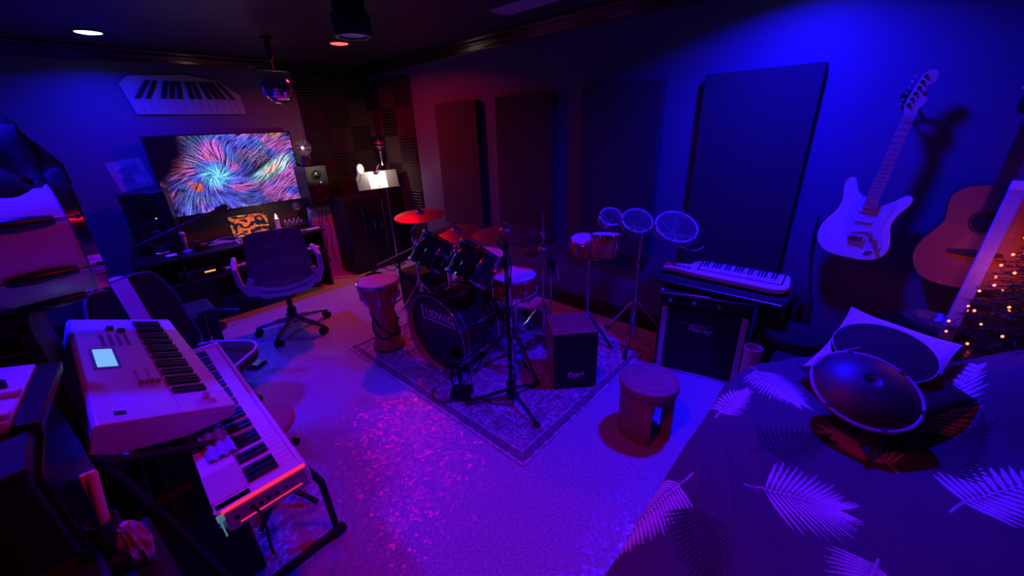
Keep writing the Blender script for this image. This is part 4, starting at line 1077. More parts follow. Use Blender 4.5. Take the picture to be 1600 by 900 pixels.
for i in range(8):
    a = 2 * PI * i / 8 + 0.2
    MB().cyl((0.152, 0, 0.535), (0.140, 0, 0.43), 0.0035, seg=8, M=Matrix.Rotation(a, 4, 'Z')).lathe([(0, -0.03), (0.012, -0.025), (0.014, 0.0), (0.012, 0.025), (0, 0.03)], Matrix.Rotation(a, 4, 'Z') @ Matrix.Translation((0.132, 0, 0.43)), 10).build('lug', M_chrome, t)
b = MB()
for s in (-1, 1):
    pts = []
    for i in range(40):
        a = s * (2 * PI * i / 39) + 3.2; z = 0.22 + 0.10 * math.sin(a * 1.0 + 0.6 * s)
        r = np.interp(z, [0.1, 0.14, 0.24, 0.29, 0.33, 0.40], [0.096, 0.092, 0.082, 0.080, 0.088, 0.115]) + 0.004
        pts.append((r * math.cos(a), r * math.sin(a), z))
    b.tube(pts, 0.008, 8)
b.build('strap', M_rubber, t)

# ---------------------------------------------------------------- bongos
t = thing('bongo_stand', 'chrome stand carrying the pair of bongos behind the cajon', 'drum stand', (2.33, 1.40, 0))
O = Vector(t.location)
tripod(t, (2.33, 1.40), 0.24, 0.22, 0.4, foot_z=0.0)
MB().cyl((2.33, 1.40, 0.08), (2.33, 1.40, 0.66), 0.011).cyl((2.33, 1.40, 0.40), (2.33, 1.40, 0.44), 0.018).box((2.30, 1.36, 0.41), (2.33, 1.365, 0.43)).build('pole', M_chrome, t, off=O)
MB().cyl((2.33, 1.40, 0.655), (2.33, 1.32, 0.665), 0.012).build('clamp', M_chrome, t, off=O)
t = thing('bongo', 'orange wooden bongo with white head, left one of the pair on the stand', 'bongo', (2.31, 1.43, 0.665), 0, 'pair of bongos')
drum(t, (2.31, 1.435, 0.80), (-0.14, -0.10, 1), 0.094, 0.125, M_rednat, 5, bot=None, taper=0.86)
t = thing('bongo', 'orange wooden bongo seen nearly edge-on, right one of the pair on the stand', 'bongo', (2.33, 1.275, 0.72), 0, 'pair of bongos')
drum(t, (2.285, 1.255, 0.862), (0.12, 0.06, 1), 0.093, 0.15, M_rednat, 5, bot=None, taper=0.86)

# ---------------------------------------------------------------- roto toms
t = thing('roto_tom_stand', 'chrome tripod stand under the three shell-less drums', 'drum stand', (2.50, 1.10, 0))
O = Vector(t.location)
tripod(t, (2.50, 1.10), 0.28, 0.34, 3.4, foot_z=0.0)
MB().cyl((2.50, 1.10, 0.06), (2.50, 1.10, 0.86), 0.012).cyl((2.50, 1.10, 0.62), (2.50, 1.10, 0.66), 0.02).box((2.45, 1.09, 0.63), (2.50, 1.105, 0.645)).cyl((2.50, 1.10, 0.32), (2.50, 1.10, 0.38), 0.02).build('pole', M_chrome, t, off=O)
MB().cyl((2.53, 1.36, 0.88), (2.53, 0.82, 0.855), 0.011).build('cross_rail', M_chrome, t, off=O)
for (c, n, R_, lb) in (((2.445, 1.308, 0.948), (-0.53, -0.55, 1), 0.076, 'smallest clear-headed shell-less drum, left end of the row of three'),
                       ((2.48, 1.13, 0.935), (-0.52, -0.53, 1), 0.100, 'middle-sized clear-headed shell-less drum between the other two'),
                       ((2.477, 0.868, 0.929), (-0.48, -0.47, 1), 0.127, 'largest clear-headed shell-less drum, right end of the row of three')):
    t = thing('roto_tom', lb, 'roto tom', c, 0, 'row of three roto toms')
    F = frame((0, 0, 0), n)
    MB().lathe([(0, 0.001), (R_ * 0.97, 0.001), (R_ * 0.97, -0.0005), (0, -0.0005)], F, 48).build('head', mat('clear_film_head', (0.75, 0.75, 0.85), 0.06, trans=0.95, ior=1.04), t)
    MB().torus(R_, 0.0065, F, 56).build('top_hoop', M_silver, t)
    MB().torus(R_ * 0.93, 0.0045, F @ Matrix.Translation((0, 0, -0.012)), 56).torus(R_ * 0.99, 0.005, F @ Matrix.Translation((0, 0, -0.05)), 56).build('lower_ring', M_steel, t)
    for k in range(6):
        a = 2 * PI * k / 6 + 0.3
        b = MB().cyl((R_ + 0.004, 0, 0.006), (R_ + 0.004, 0, -0.055), 0.003, seg=8, M=F @ Matrix.Rotation(a, 4, 'Z')).cyl((R_ + 0.004, 0, 0.003), (R_ + 0.004, 0, 0.012), 0.006, seg=8, M=F @ Matrix.Rotation(a, 4, 'Z'))
        b.build('tension_rod', M_chrome, t)
    b = MB()
    for k in range(5):
        a = 2 * PI * k / 5 + 0.1
        b.cyl((0.0, 0, -0.062), (R_ * 0.98, 0, -0.05), 0.0065, 0.005, seg=8, M=F @ Matrix.Rotation(a, 4, 'Z'))
    b.cyl((0, 0, -0.075), (0, 0, -0.055), 0.018, seg=16, M=F)
    b.build('spoked_frame', M_silver, t)
    MB().cyl((0, 0, -0.12), (0, 0, -0.07), 0.007, seg=10, M=F).build('spindle', M_chrome, t)
pts = [(2.50 + 0.05 * math.cos(a) + 0.05, 0.80 + 0.13 * math.cos(a), 0.90 + 0.13 * math.sin(a)) for a in [1.0 - i * 0.15 for i in range(24)]]
tag(MB().tube(pts, 0.004, 6).build('cable', M_silver), 'thin cable looping round the right side of the largest shell-less drum', 'cable')

# ---------------------------------------------------------------- cajon
t = thing('cajon', 'reddish wooden box drum with black front and small white logo at the rug edge', 'cajon', (1.74, 1.115, FZ))
O = Vector(t.location)
p = [(1.642, 1.205), (1.838, 1.022), (2.045, 1.235), (1.85, 1.42)]
c0 = Vector((1.74, 1.1135, 0)); ux = Vector((0.731, -0.682, 0)).normalized(); uy = Vector((0.682, 0.731, 0))
MC = Matrix((ux, uy, Vector((0, 0, 1)))).transposed().to_4x4(); MC.translation = Vector((0, 0, 0))
w, d, h = 0.135, 0.27, 0.392
b = MB()
b.box((-w, 0.003, 0.015), (-w + 0.012, d, h - 0.012), MC).box((w - 0.012, 0.003, 0.015), (w, d, h - 0.012), MC).box((-w, 0.003, 0.015), (w, d, 0.027), MC).box((-w, 0.003, h - 0.012), (w, d, h), MC).box((-w, d - 0.006, 0.015), (w, d, h), MC)
b.build('box', M_redwood, t, bevel=0.003)
MB().box((-w, -0.003, 0.015), (w, 0.0028, h - 0.002), MC).build('tapa', mat('black_tapa', (0.014, 0.012, 0.014), 0.5), t, bevel=0.001)
b = MB()
for i in range(5):
    x = -w + 0.015 + i * (2 * w - 0.03) / 4
    b.cyl((x, -0.003, h - 0.015), (x, -0.005, h - 0.015), 0.003, seg=8, M=MC); b.cyl((x, -0.003, 0.03), (x, -0.005, 0.03), 0.003, seg=8, M=MC)
for i in range(1, 4):
    for x in (-w + 0.012, w - 0.012): b.cyl((x, -0.003, h - 0.015 - i * 0.085), (x, -0.005, h - 0.015 - i * 0.085), 0.003, seg=8, M=MC)
b.build('screws', M_steel, t)
vs, fs = text_geo('Pearl', 0.05, 0.001, 0.25)
FT = Matrix(((1, 0, 0, 0), (0, 0, -1, 0), (0, 1, 0, 0), (0, 0, 0, 1)))
lg = MB().add(vs, fs, MC @ Matrix.Translation((0.0, -0.0038, 0.105)) @ FT)
lg.box((-0.05, -0.0042, 0.086), (0.03, -0.0034, 0.089), MC)
lg.build('logo', M_white, t, smooth=False)
for sx in (-0.1, 0.1):
    for sy in (0.03, 0.24):
        MB().cyl((sx, sy, 0.0), (sx, sy, 0.016), 0.014, M=MC).build('rubber_foot', M_rubber, t)

# ---------------------------------------------------------------- log stool
t = thing('log_stool', 'round reddish tree-trunk stool with an open slot on the pale floor', 'stool', (1.695, 0.635, 0))
Rr = 0.148; hh = 0.325
def ringwood():
    m = bpy.data.materials.new('sawn_log_top'); m.use_nodes = True
    nt = m.node_tree; b = nt.nodes['Principled BSDF']; b.inputs['Roughness'].default_value = 0.55
    tc = nt.nodes.new('ShaderNodeTexCoord'); w = nt.nodes.new('ShaderNodeTexWave'); w.wave_type = 'RINGS'; w.rings_direction = 'Z'
    w.inputs['Scale'].default_value = 5; w.inputs['Distortion'].default_value = 7; w.inputs['Detail'].default_value = 3; w.inputs['Detail Scale'].default_value = 1.2
    r = nt.nodes.new('ShaderNodeValToRGB'); r.color_ramp.elements[0].color = (0.32, 0.17, 0.14, 1); r.color_ramp.elements[1].color = (0.40, 0.22, 0.18, 1)
    nt.links.new(tc.outputs['Object'], w.inputs['Vector']); nt.links.new(w.outputs['Fac'], r.inputs[0]); nt.links.new(r.outputs[0], b.inputs['Base Color'])
    return m
M_log = mat('stained_log_side', (0.45, 0.15, 0.10), 0.5, noise=0.25, nscale=14, bump=0.25, bscale=25)
segs = 64; ph = [1 + 0.012 * math.sin(3 * a + 1) + 0.006 * math.sin(7 * a) for a in [2 * PI * i / segs for i in range(segs + 1)]]
b = MB()
# openings (radians, world angle): near-right side and the opposite side
def is_open(a, k):
    a = (a + PI) % (2 * PI) - PI
    return (k == 'low') and (abs((a - (-2.12) + PI) % (2 * PI) - PI) < 0.44 or abs((a - (-0.36) + PI) % (2 * PI) - PI) < 0.34)
for i in range(segs):
    a0, a1 = 2 * PI * i / segs, 2 * PI * (i + 1) / segs
    for (z0, z1, k) in ((0.0, 0.25, 'low'), (0.25, hh - 0.045, 'mid')):
        if is_open((a0 + a1) / 2, k): continue
        ro0, ro1 = Rr * ph[i] * 0.93, Rr * ph[(i + 1) % segs] * 0.93; ri = Rr * 0.62
        A = [(ro0 * math.cos(a0), ro0 * math.sin(a0)), (ro1 * math.cos(a1), ro1 * math.sin(a1)), (ri * math.cos(a1), ri * math.sin(a1)), (ri * math.cos(a0), ri * math.sin(a0))]
        b.prism(A, z0, z1)
b2 = MB()
for i in range(segs): pass
import bmesh
o = b.build('trunk', M_log, t, weld=False)
bm = bmesh.new(); bm.from_mesh(o.data); bmesh.ops.remove_doubles(bm, verts=bm.verts, dist=1e-5)
seen = {}
for f in list(bm.faces):
    key = tuple(sorted(v.index for v in f.verts)); seen.setdefault(key, []).append(f)
bmesh.ops.delete(bm, geom=[f for fl in seen.values() if len(fl) > 1 for f in fl], context='FACES_ONLY')
bmesh.ops.recalc_face_normals(bm, faces=bm.faces); bm.to_mesh(o.data); bm.free()
o.data.shade_smooth(); o.data.set_sharp_from_angle(angle=math.radians(35))
MB().prism([(Rr * ph[i] * math.cos(2 * PI * i / segs), Rr * ph[i] * math.sin(2 * PI * i / segs)) for i in range(segs)], hh - 0.046, hh).build('seat', [ringwood()], t, bevel=0.008)

# ---------------------------------------------------------------- amplifier
P0 = Vector((2.28, 0.843, 0)); P1 = Vector((2.405, 0.348, 0)); cc = (P0 + P1) / 2; W2 = (P1 - P0).length / 2
t = thing('guitar_amplifier', 'large black combo amplifier with pale side strips and logo under the largest wall panel', 'amplifier', (cc.x, cc.y, 0))
ux = (P1 - P0).normalized(); uy = Vector((-ux.y, ux.x, 0))
if uy.x < 0: uy = -uy
MA = Matrix((ux, uy, Vector((0, 0, 1)))).transposed().to_4x4()
Hh = 0.565
MB().box((-W2, 0.012, 0.0), (W2, 0.27, Hh), MA).build('cabinet', mat('black_tolex', (0.022, 0.02, 0.024), 0.5, bump=0.5, bscale=300), t, bevel=0.01)
MB().box((-W2 + 0.01, 0.0, 0.02), (W2 - 0.01, 0.0125, Hh - 0.10), MA).build('grille', mat('black_grille_cloth', (0.016, 0.015, 0.02), 0.8, bump=0.4, bscale=700), t, bevel=0.002)
for s in (-1, 1):
    x = s * (W2 - 0.034)
    MB().box((x - 0.016, -0.004, 0.02), (x + 0.016, 0.0005, Hh - 0.10), MA).build('side_strip', M_silver, t, bevel=0.001)
MB().box((-W2 + 0.005, -0.006, 0.0), (W2 - 0.005, 0.013, 0.018), MA).build('bottom_trim', M_steel, t, bevel=0.002)
MB().box((-W2 + 0.01, -0.002, Hh - 0.085), (W2 - 0.01, 0.0125, Hh - 0.02), MA).build('control_panel', M_blackplastic, t, bevel=0.002)
MB().box((-W2, -0.015, Hh - 0.012), (W2, 0.02, Hh + 0.004), MA).build('top_edge', M_steel, t, bevel=0.003)
for i in range(8):
    x = -W2 + 0.06 + i * 0.045
    MB().cyl((x, -0.018, Hh - 0.05), (x, -0.002, Hh - 0.05), 0.011, seg=14, M=MA).cyl((x, -0.0185, Hh - 0.05), (x, -0.018, Hh - 0.05), 0.004, seg=8, M=MA).build('knob', M_silver if i % 3 == 0 else M_blackplastic, t)
MB().box((-0.12, -0.0035, 0.37), (0.07, 0.0005, 0.374), MA).build('logo_bar', M_grey, t)
vs, fs = text_geo('Peavey', 0.05, 0.0015, 0.35)
lg = MB().add(vs, fs, MA @ Matrix.Translation((-0.01, -0.0015, 0.335)) @ FT)
lg.prism([(-0.08, 0.026), (0.05, 0.026), (0.02, 0.021), (-0.065, 0.019)], 0, 0.0015, MA @ Matrix.Translation((-0.0, -0.0015, 0.335)) @ FT)
lg.build('logo', M_silver, t, smooth=False)
for s in (-1, 1):
    for z in (0.0, Hh):
        MB().ball((s * (W2 - 0.004), 0.02, z + (0.012 if z == 0 else -0.008)), 0.021, 12, M=MA).build('corner_guard', M_steel, t)
MB().tube([(-0.09, 0.14, Hh), (-0.085, 0.14, Hh + 0.012), (0.085, 0.14, Hh + 0.012), (0.09, 0.14, Hh)], 0.007, M=MA).build('handle', M_rubber, t)

# black case and keytar on top
t = thing('keyboard_case', 'flat black soft case lying on the amplifier under the white keytar', 'case', (2.50, 0.56, 0.583))
MB().box((-0.165, -0.36, 0), (0.13, 0.36, 0.055)).build('case', M_dark, t, bevel=0.02)
MB().tube([(-0.166, -0.34, 0.03), (-0.167, 0, 0.03), (-0.166, 0.34, 0.03)], 0.004, 6).build('zip', M_steel, t)
t = thing('keytar', 'white keytar with small piano keys lying on the black case above the amplifier', 'keytar', (2.45, 0.56, 0.642))
MK = Matrix.Rotation(math.radians(-90), 4, 'Z') @ Matrix.Rotation(math.radians(14), 4, 'X') @ Matrix.Scale(0.93, 4)   # local x -> -Y world, local y -> +X world
body = [(-0.36, -0.045), (-0.345, -0.06), (-0.28, -0.045), (-0.16, -0.062), (0.10, -0.068), (0.30, -0.072), (0.355, -0.05), (0.37, 0.0), (0.355, 0.09), (0.33, 0.105), (-0.10, 0.105), (-0.17, 0.085), (-0.2, 0.03), (-0.355, 0.005)]
MB().prism(body, 0.028, 0.066, MK).build('body', M_white, t, bevel=0.006)
MB().box((-0.145, -0.025, 0.0665), (0.335, 0.095, 0.068), MK).build('key_bed', M_blackplastic, t)
key_block(25, 0.0182, 0.098, 0, t, h=0.010, M=MK @ Matrix.Translation((0.10, 0.075, 0.0685)))
for i in range(4):
    MB().box((-0.30 + i * 0.032, -0.035, 0.0665), (-0.278 + i * 0.032, -0.015, 0.072), MK).build('button', M_blackplastic, t, bevel=0.001)
for i in range(2):
    MB().box((-0.185 + i * 0.022, 0.045, 0.0665), (-0.168 + i * 0.022, 0.06, 0.072), MK).build('button', M_silver, t, bevel=0.001)
# gig bag against the wall
t = thing('gig_bag', 'black gig bag leaning on the wall right of the amplifier', 'bag', (2.60, 0.23, 0))
MB().prism([(-0.10, 0.0), (0.11, 0.0), (0.14, 0.3), (0.12, 0.58), (0.04, 0.66), (-0.06, 0.66), (-0.12, 0.55), (-0.13, 0.25)], -0.06, 0.08, Matrix(((0, 0, 1, 0), (-1, 0, 0, 0), (0, 1, 0, 0), (0, 0, 0, 1)))).build('bag', M_dark, t, bevel=0.03)
MB().tube([(-0.065, 0.04, 0.3), (-0.09, 0.0, 0.42), (-0.085, -0.05, 0.5), (-0.065, -0.08, 0.58)], 0.01, 6).build('strap', M_blackleather, t)
MB().prism([(-0.02, 0), (0.022, 0.005), (0.012, 0.06), (-0.01, 0.058)], 0, 0.004, Matrix(((0, 0, 1, -0.068), (-1, 0, 0, 0.0), (0, 1, 0, 0.44), (0, 0, 0, 1)))).build('tag', mat('orange_tag', (0.6, 0.2, 0.08), 0.6), t)

# ---------------------------------------------------------------- guitars on the right wall
def wallM(x, y, z, lean=0.0):
    """local x = viewer's right (-Y), local y = up, local z = out of the wall (-X)"""
    M = Matrix(((0, 0, -1, 0), (-1, 0, 0, 0), (0, 1, 0, 0), (0, 0, 0, 1)))
    return Matrix.Translation((x, y, z)) @ M @ Matrix.Rotation(lean, 4, 'Z')
def smooth_poly(pts, n=6):
    out = []
    N = len(pts)
    for i in range(N):
        p0, p1, p2, p3 = [Vector(pts[(i + k) % N]) for k in (-1, 0, 1, 2)]
        for j in range(n):
            t_ = j / n
            out.append(tuple(0.5 * ((2 * p1) + (-p0 + p2) * t_ + (2 * p0 - 5 * p1 + 4 * p2 - p3) * t_ ** 2 + (-p0 + 3 * p1 - 3 * p2 + p3) * t_ ** 3)))
    return out
t = thing('electric_guitar', 'white electric guitar with maple neck hanging on the right wall beside the largest panel', 'guitar', (2.66, 0.005, 1.022))
G = wallM(0, 0, 0, math.radians(-5.5)) @ Matrix.Scale(0.93, 4)
bodyp = [(0, -0.198), (-0.06, -0.197), (-0.115, -0.182), (-0.155, -0.145), (-0.172, -0.095), (-0.168, -0.04), (-0.145, 0.015), (-0.126, 0.06), (-0.120, 0.10), (-0.126, 0.14), (-0.136, 0.18), (-0.136, 0.212), (-0.120, 0.232), (-0.100, 0.228), (-0.088, 0.205), (-0.072, 0.172), (-0.045, 0.145), (-0.026, 0.138),
         (0.026, 0.112), (0.052, 0.108), (0.078, 0.122), (0.100, 0.150), (0.122, 0.172), (0.144, 0.172), (0.154, 0.152), (0.146, 0.118), (0.128, 0.080), (0.118, 0.040), (0.120, 0.0), (0.136, -0.045), (0.150, -0.09), (0.148, -0.135), (0.120, -0.175), (0.065, -0.196)]
MB().prism(smooth_poly(bodyp, 4), -0.022, 0.022, G).build('body', mat('white_guitar_paint', (0.8, 0.8, 0.8), 0.25, coat=0.5), t, bevel=0.006)
pg = [(-0.05, 0.12), (-0.03, 0.145), (0.03, 0.115), (0.055, 0.115), (0.085, 0.14), (0.10, 0.135), (0.095, 0.08), (0.085, 0.03), (0.095, -0.03), (0.118, -0.09), (0.112, -0.12), (0.08, -0.135), (0.05, -0.10), (0.04, -0.075), (-0.045, -0.065), (-0.075, -0.02), (-0.08, 0.05), (-0.07, 0.10)]
MB().prism(smooth_poly(pg, 4), 0.0222, 0.0245, G).build('pickguard', mat('cream_pickguard', (0.66, 0.62, 0.66), 0.3), t)
nk = MB().prism([(-0.028, 0.09), (0.028, 0.09), (0.022, 0.55), (-0.022, 0.55)], 0.022, 0.040, G)
for i in range(21):
    y = 0.55 - 0.647 * (1 - 2 ** (-(i + 1) / 12)) * 0.98
    if y > 0.1: nk.box((-0.024, y - 0.0008, 0.040), (0.024, y + 0.0008, 0.0412), G, 1)
nk.build('neck', [M_maple, M_steel], t)
hs = [(-0.022, 0.55), (-0.030, 0.575), (-0.034, 0.60), (-0.020, 0.70), (-0.005, 0.735), (0.022, 0.742), (0.040, 0.72), (0.038, 0.69), (0.020, 0.675), (0.022, 0.65), (0.038, 0.62), (0.036, 0.60), (0.024, 0.575), (0.022, 0.55)]
MB().prism(smooth_poly(hs, 3), 0.016, 0.030, G).build('headstock', M_maple, t, bevel=0.002)
for i in range(6):
    x, y = -0.020 + i * 0.0035, 0.592 + i * 0.0245
    MB().cyl((x, y, 0.030), (x, y, 0.042), 0.0045, seg=10, M=G).cyl((x, y, 0.030), (x, y, 0.032), 0.008, seg=12, M=G).cyl((x - 0.01, y, 0.022), (x - 0.03, y, 0.022), 0.003, seg=8, M=G).ball((x - 0.034, y, 0.022), 0.007, 8, M=G).build('tuning_peg', M_chrome, t)
for y, r in ((0.075, 0), (0.02, 0), (-0.035, 0.22)):
    MB().box((-0.036, -0.009, 0.0246), (0.036, 0.009, 0.030), G @ Matrix.Translation((0, y, 0)) @ Matrix.Rotation(r, 4, 'Z')).build('pickup', M_whitem, t, bevel=0.003)
MB().box((-0.034, -0.095, 0.0224), (0.034, -0.065, 0.034), G).build('bridge', M_chrome, t, bevel=0.002)
for x, y in ((0.052, -0.045), (0.080, -0.075), (0.100, -0.110)):
    MB().cyl((x, y, 0.0245), (x, y, 0.038), 0.011, 0.0085, seg=16, M=G).build('knob', mat('amber_knob', (0.6, 0.32, 0.15), 0.4), t)
MB().lathe([(0, 0), (0.015, 0), (0.012, 0.003), (0, -0.0 + 0.002)], G @ Matrix.Translation((0.075, -0.145, 0.022)) @ Matrix.Rotation(0.7, 4, 'Z') @ Matrix.Diagonal((1.5, 0.9, 1, 1)), 20).build('jack_plate', M_chrome, t)
st = MB()
for i in range(6):
    x = (i - 2.5)
    st.cyl((x * 0.0104, -0.07, 0.037), (x * 0.007, 0.552, 0.0435), 0.0006, seg=5, M=G)
st.build('strings', M_steel, t)
t = thing('guitar_hanger', 'black wall hook behind the headstock of the white electric guitar', 'wall hook', (XR, -0.035, 1.60))
MB().box((-0.012, -0.03, -0.04), (0, 0.03, 0.04)).build('plate', M_blackplastic, t, bevel=0.004)
MB().cyl((-0.01, 0, 0), (-0.075, 0, 0.0), 0.007).tube([(-0.075, 0, 0), (-0.075, 0.035, 0), (-0.12, 0.035, 0.004), (-0.13, 0.035, 0.02)], 0.007).tube([(-0.075, 0, 0), (-0.075, -0.035, 0), (-0.12, -0.035, 0.004), (-0.13, -0.035, 0.02)], 0.007).build('yoke', M_rubber, t)
pts = [(2.735, 0.19 - 0.004 * i + 0.012 * math.sin(i * 0.5), 1.02 - i * 0.05) for i in range(20)]
tag(MB().tube(pts, 0.006, 6).build('cable', M_rubber), 'thick black cable hanging on the wall left of the white electric guitar', 'cable')

t = thing('acoustic_guitar', 'orange acoustic guitar with round soundhole on the right wall behind the lit tree', 'guitar', (2.66, -0.398, 1.0))
A = wallM(0, 0, 0, 0.0) @ Matrix.Scale(0.93, 4)
half = [(0.0, -0.235), (0.08, -0.232), (0.155, -0.195), (0.198, -0.11), (0.19, -0.03), (0.155, 0.04), (0.135, 0.09), (0.142, 0.15), (0.140, 0.205), (0.105, 0.245), (0.05, 0.258), (0.0, 0.26)]
op = half + [(-x, y) for x, y in half[-2:0:-1]]
op = smooth_poly(op, 4)
MB().prism(op, -0.05, 0.046, A).build('sides', M_rosewood, t, bevel=0.003)
MB().prism(op, 0.0462, 0.050, A).build('top', M_spruce, t)
MB().lathe([(0, 0), (0.050, 0), (0.050, 0.0005), (0, 0.0005)], A @ Matrix.Translation((0, 0.095, 0.0503)), 36).build('soundhole', M_black, t)
MB().lathe([(0.053, 0), (0.060, 0), (0.060, 0.0006), (0.053, 0.0006)], A @ Matrix.Translation((0, 0.095, 0.0503)), 36).build('rosette', M_rosewood, t)
MB().prism([(-0.09, -0.05), (-0.03, -0.042), (0.03, -0.042), (0.09, -0.05), (0.09, -0.062), (0.03, -0.075), (-0.03, -0.075), (-0.09, -0.062)], 0.0502, 0.060, A).build('bridge', M_rosewood, t, bevel=0.002)
fb = MB().prism([(-0.028, 0.14), (0.028, 0.14), (0.023, 0.60), (-0.023, 0.60)], 0.048, 0.066, A)
for i in range(20):
    y = 0.60 - 0.645 * (1 - 2 ** (-(i + 1) / 12)) * 1.0
    if y > 0.15: fb.box((-0.025, y - 0.0008, 0.066), (0.025, y + 0.0008, 0.0672), A, 1)
fb.build('fretboard', [M_rosewood, M_steel], t)
MB().prism([(-0.025, 0.60), (0.025, 0.60), (0.036, 0.64), (0.034, 0.78), (-0.034, 0.78), (-0.036, 0.64)], 0.044, 0.058, A).build('headstock', M_rosewood, t, bevel=0.003)
for s in (-1, 1):
    for i in range(3):
        MB().cyl((s * 0.036, 0.66 + i * 0.042, 0.05), (s * 0.055, 0.66 + i * 0.042, 0.05), 0.003, seg=8, M=A).ball((s * 0.058, 0.66 + i * 0.042, 0.05), 0.008, 8, M=A).build('tuning_peg', M_chrome, t)
st = MB()
for i in range(6):
    x = (i - 2.5)
    st.cyl((x * 0.011, -0.058, 0.061), (x * 0.0072, 0.602, 0.069), 0.0006, seg=5, M=A)
st.build('strings', M_steel, t)
t = thing('guitar_hanger', 'black wall hook behind the headstock of the orange acoustic guitar', 'wall hook', (XR, -0.398, 1.57))
MB().box((-0.012, -0.03, -0.04), (0, 0.03, 0.04)).build('plate', M_blackplastic, t, bevel=0.004)
MB().cyl((-0.01, 0, 0), (-0.07, 0, 0.0), 0.007).tube([(-0.07, 0.032, 0), (-0.07, -0.032, 0)], 0.006).tube([(-0.07, 0.032, 0), (-0.12, 0.032, 0)], 0.006).tube([(-0.07, -0.032, 0), (-0.12, -0.032, 0)], 0.006).build('yoke', M_rubber, t)

# side table with tree, bowl and pale board
t = thing('side_table', 'dark square side table against the right wall carrying the lit tree', 'table', (2.47, -0.62, 0))
MB().box((-0.24, -0.42, 0.535), (0.26, 0.40, 0.56)).build('table_top', M_blackgloss, t, bevel=0.004)
for sx in (-0.21, 0.21):
    for sy in (-0.39, 0.37):
        MB().box((sx - 0.02, sy - 0.02, 0), (sx + 0.02, sy + 0.02, 0.535)).build('leg', M_black, t, bevel=0.003)
t = thing('narrow_board', 'narrow pale board standing on the table in front of the acoustic guitar', 'board', (2.55, -0.42, 0.5605))
MB().box((-0.012, -0.024, 0), (0.012, 0.024, 0.71), Matrix.Translation((-0.04, 0.015, 0.0)) @ Matrix.Rotation(math.radians(5), 4, 'Y') @ Matrix.Rotation(math.radians(2.5), 4, 'X')).build('board', mat('pale_board', (0.5, 0.42, 0.5), 0.5, noise=0.15, nscale=14), t, bevel=0.002)
MB().box((-0.0135, -0.0245, 0.675), (0.0135, 0.0245, 0.712), Matrix.Translation((-0.04, 0.015, 0.0)) @ Matrix.Rotation(math.radians(5), 4, 'Y') @ Matrix.Rotation(math.radians(2.5), 4, 'X')).build('end_cap', M_white, t, bevel=0.002)
t = thing('glass_dish', 'oval cut-glass dish on the dark table at the foot of the tree', 'dish', (2.56, -0.345, 0.5605))
b = MB()
prof = [(0, 0), (0.03, 0), (0.05, 0.008), (0.085, 0.03), (0.108, 0.056), (0.104, 0.058), (0.08, 0.035), (0.045, 0.013), (0, 0.008)]
b.lathe(prof, Matrix.Diagonal((0.9, 0.95, 1.2, 1)), 28)
b.build('bowl', mat('cut_glass', (0.6, 0.6, 0.65), 0.10, trans=0.92, ior=1.45, bump=0.5, bscale=40), t)
# tinsel tree with lights
t = thing('lit_tree', 'small dark artificial tree with red glowing string lights on the side table', 'christmas tree', (2.35, -0.60, 0.5605))
t.scale = (1.1, 1.1, 1.3)
MB().cyl((0, 0, 0), (0, 0, 0.74), 0.012, 0.005).lathe([(0, 0), (0.07, 0), (0.05, 0.03), (0.015, 0.05), (0, 0.05)], seg=16).build('trunk', M_black, t)
rs = random.Random(11)
b = MB()
def tree_r(z): return 0.215 * (1 - (z - 0.03) / 0.76) + 0.01
for i in range(260):
    z = 0.04 + 0.68 * (i / 260) ** 0.9
    a = i * 2.39996; R_ = tree_r(z) * rs.uniform(0.85, 1.08)
    c, s = math.cos(a), math.sin(a)
    droop = -0.03
    P_ = [(R_ * k * c, R_ * k * s, z + droop * k * k + 0.02 * k) for k in (0, 0.5, 1)]
    b.tube(P_, 0.0015, 3)
    for q in range(9):
        k = 0.25 + 0.75 * q / 8
        px_, py_, pz_ = R_ * k * c, R_ * k * s, z + droop * k * k + 0.02 * k
        for e in range(7):
            da = rs.uniform(-1.2, 1.2); L_ = rs.uniform(0.015, 0.036)
            dx_, dy_, dz_ = L_ * math.cos(a + da), L_ * math.sin(a + da), rs.uniform(-0.012, 0.016)
            w = 0.0022
            b.add([(px_ - w * s, py_ + w * c, pz_), (px_ + w * s, py_ - w * c, pz_), (px_ + dx_, py_ + dy_, pz_ + dz_)], [(0, 1, 2)])
b.build('branches', mat('dark_green_tinsel', (0.03, 0.05, 0.035), 0.4, 0.2), t, smooth=False, weld=False)
M_bulb = mat('red_fairy_light', (1, 0.3, 0.2), 0.4, emit=(1.0, 0.07, 0.025), estr=9)
wire = []
proto = None
for i in range(99):
    z = 0.05 + 0.66 * (i / 96); a = i * 2.39996 * 1.0 + 0.4
    R_ = tree_r(z) * rs.uniform(0.92, 1.08)
    p = (R_ * math.cos(a), R_ * math.sin(a), z + rs.uniform(-0.015, 0.01))
    if proto is None:
        proto = MB().ball((0, 0, 0), 0.0042, 8).build('fairy_light', M_bulb, t); o = proto
    else:
        o = proto.copy(); COL.objects.link(o); o.parent = t
    o.location = p
pts = []
for i in range(260):
    z = 0.04 + 0.66 * i / 260; a = i * 0.32; R_ = tree_r(z) * 0.95
    pts.append((R_ * math.cos(a), R_ * math.sin(a), z))
b = MB().tube(pts, 0.0015, 4); b.build('light_wire', M_rubber, t)
tl = bpy.data.lights.new('tree_light', 'POINT'); tl.energy = 0.9; tl.color = (1, 0.12, 0.05); tl.shadow_soft_size = 0.15
to = bpy.data.objects.new('tree_light', tl); COL.objects.link(to); to.location = (2.42, -0.50, 0.92)

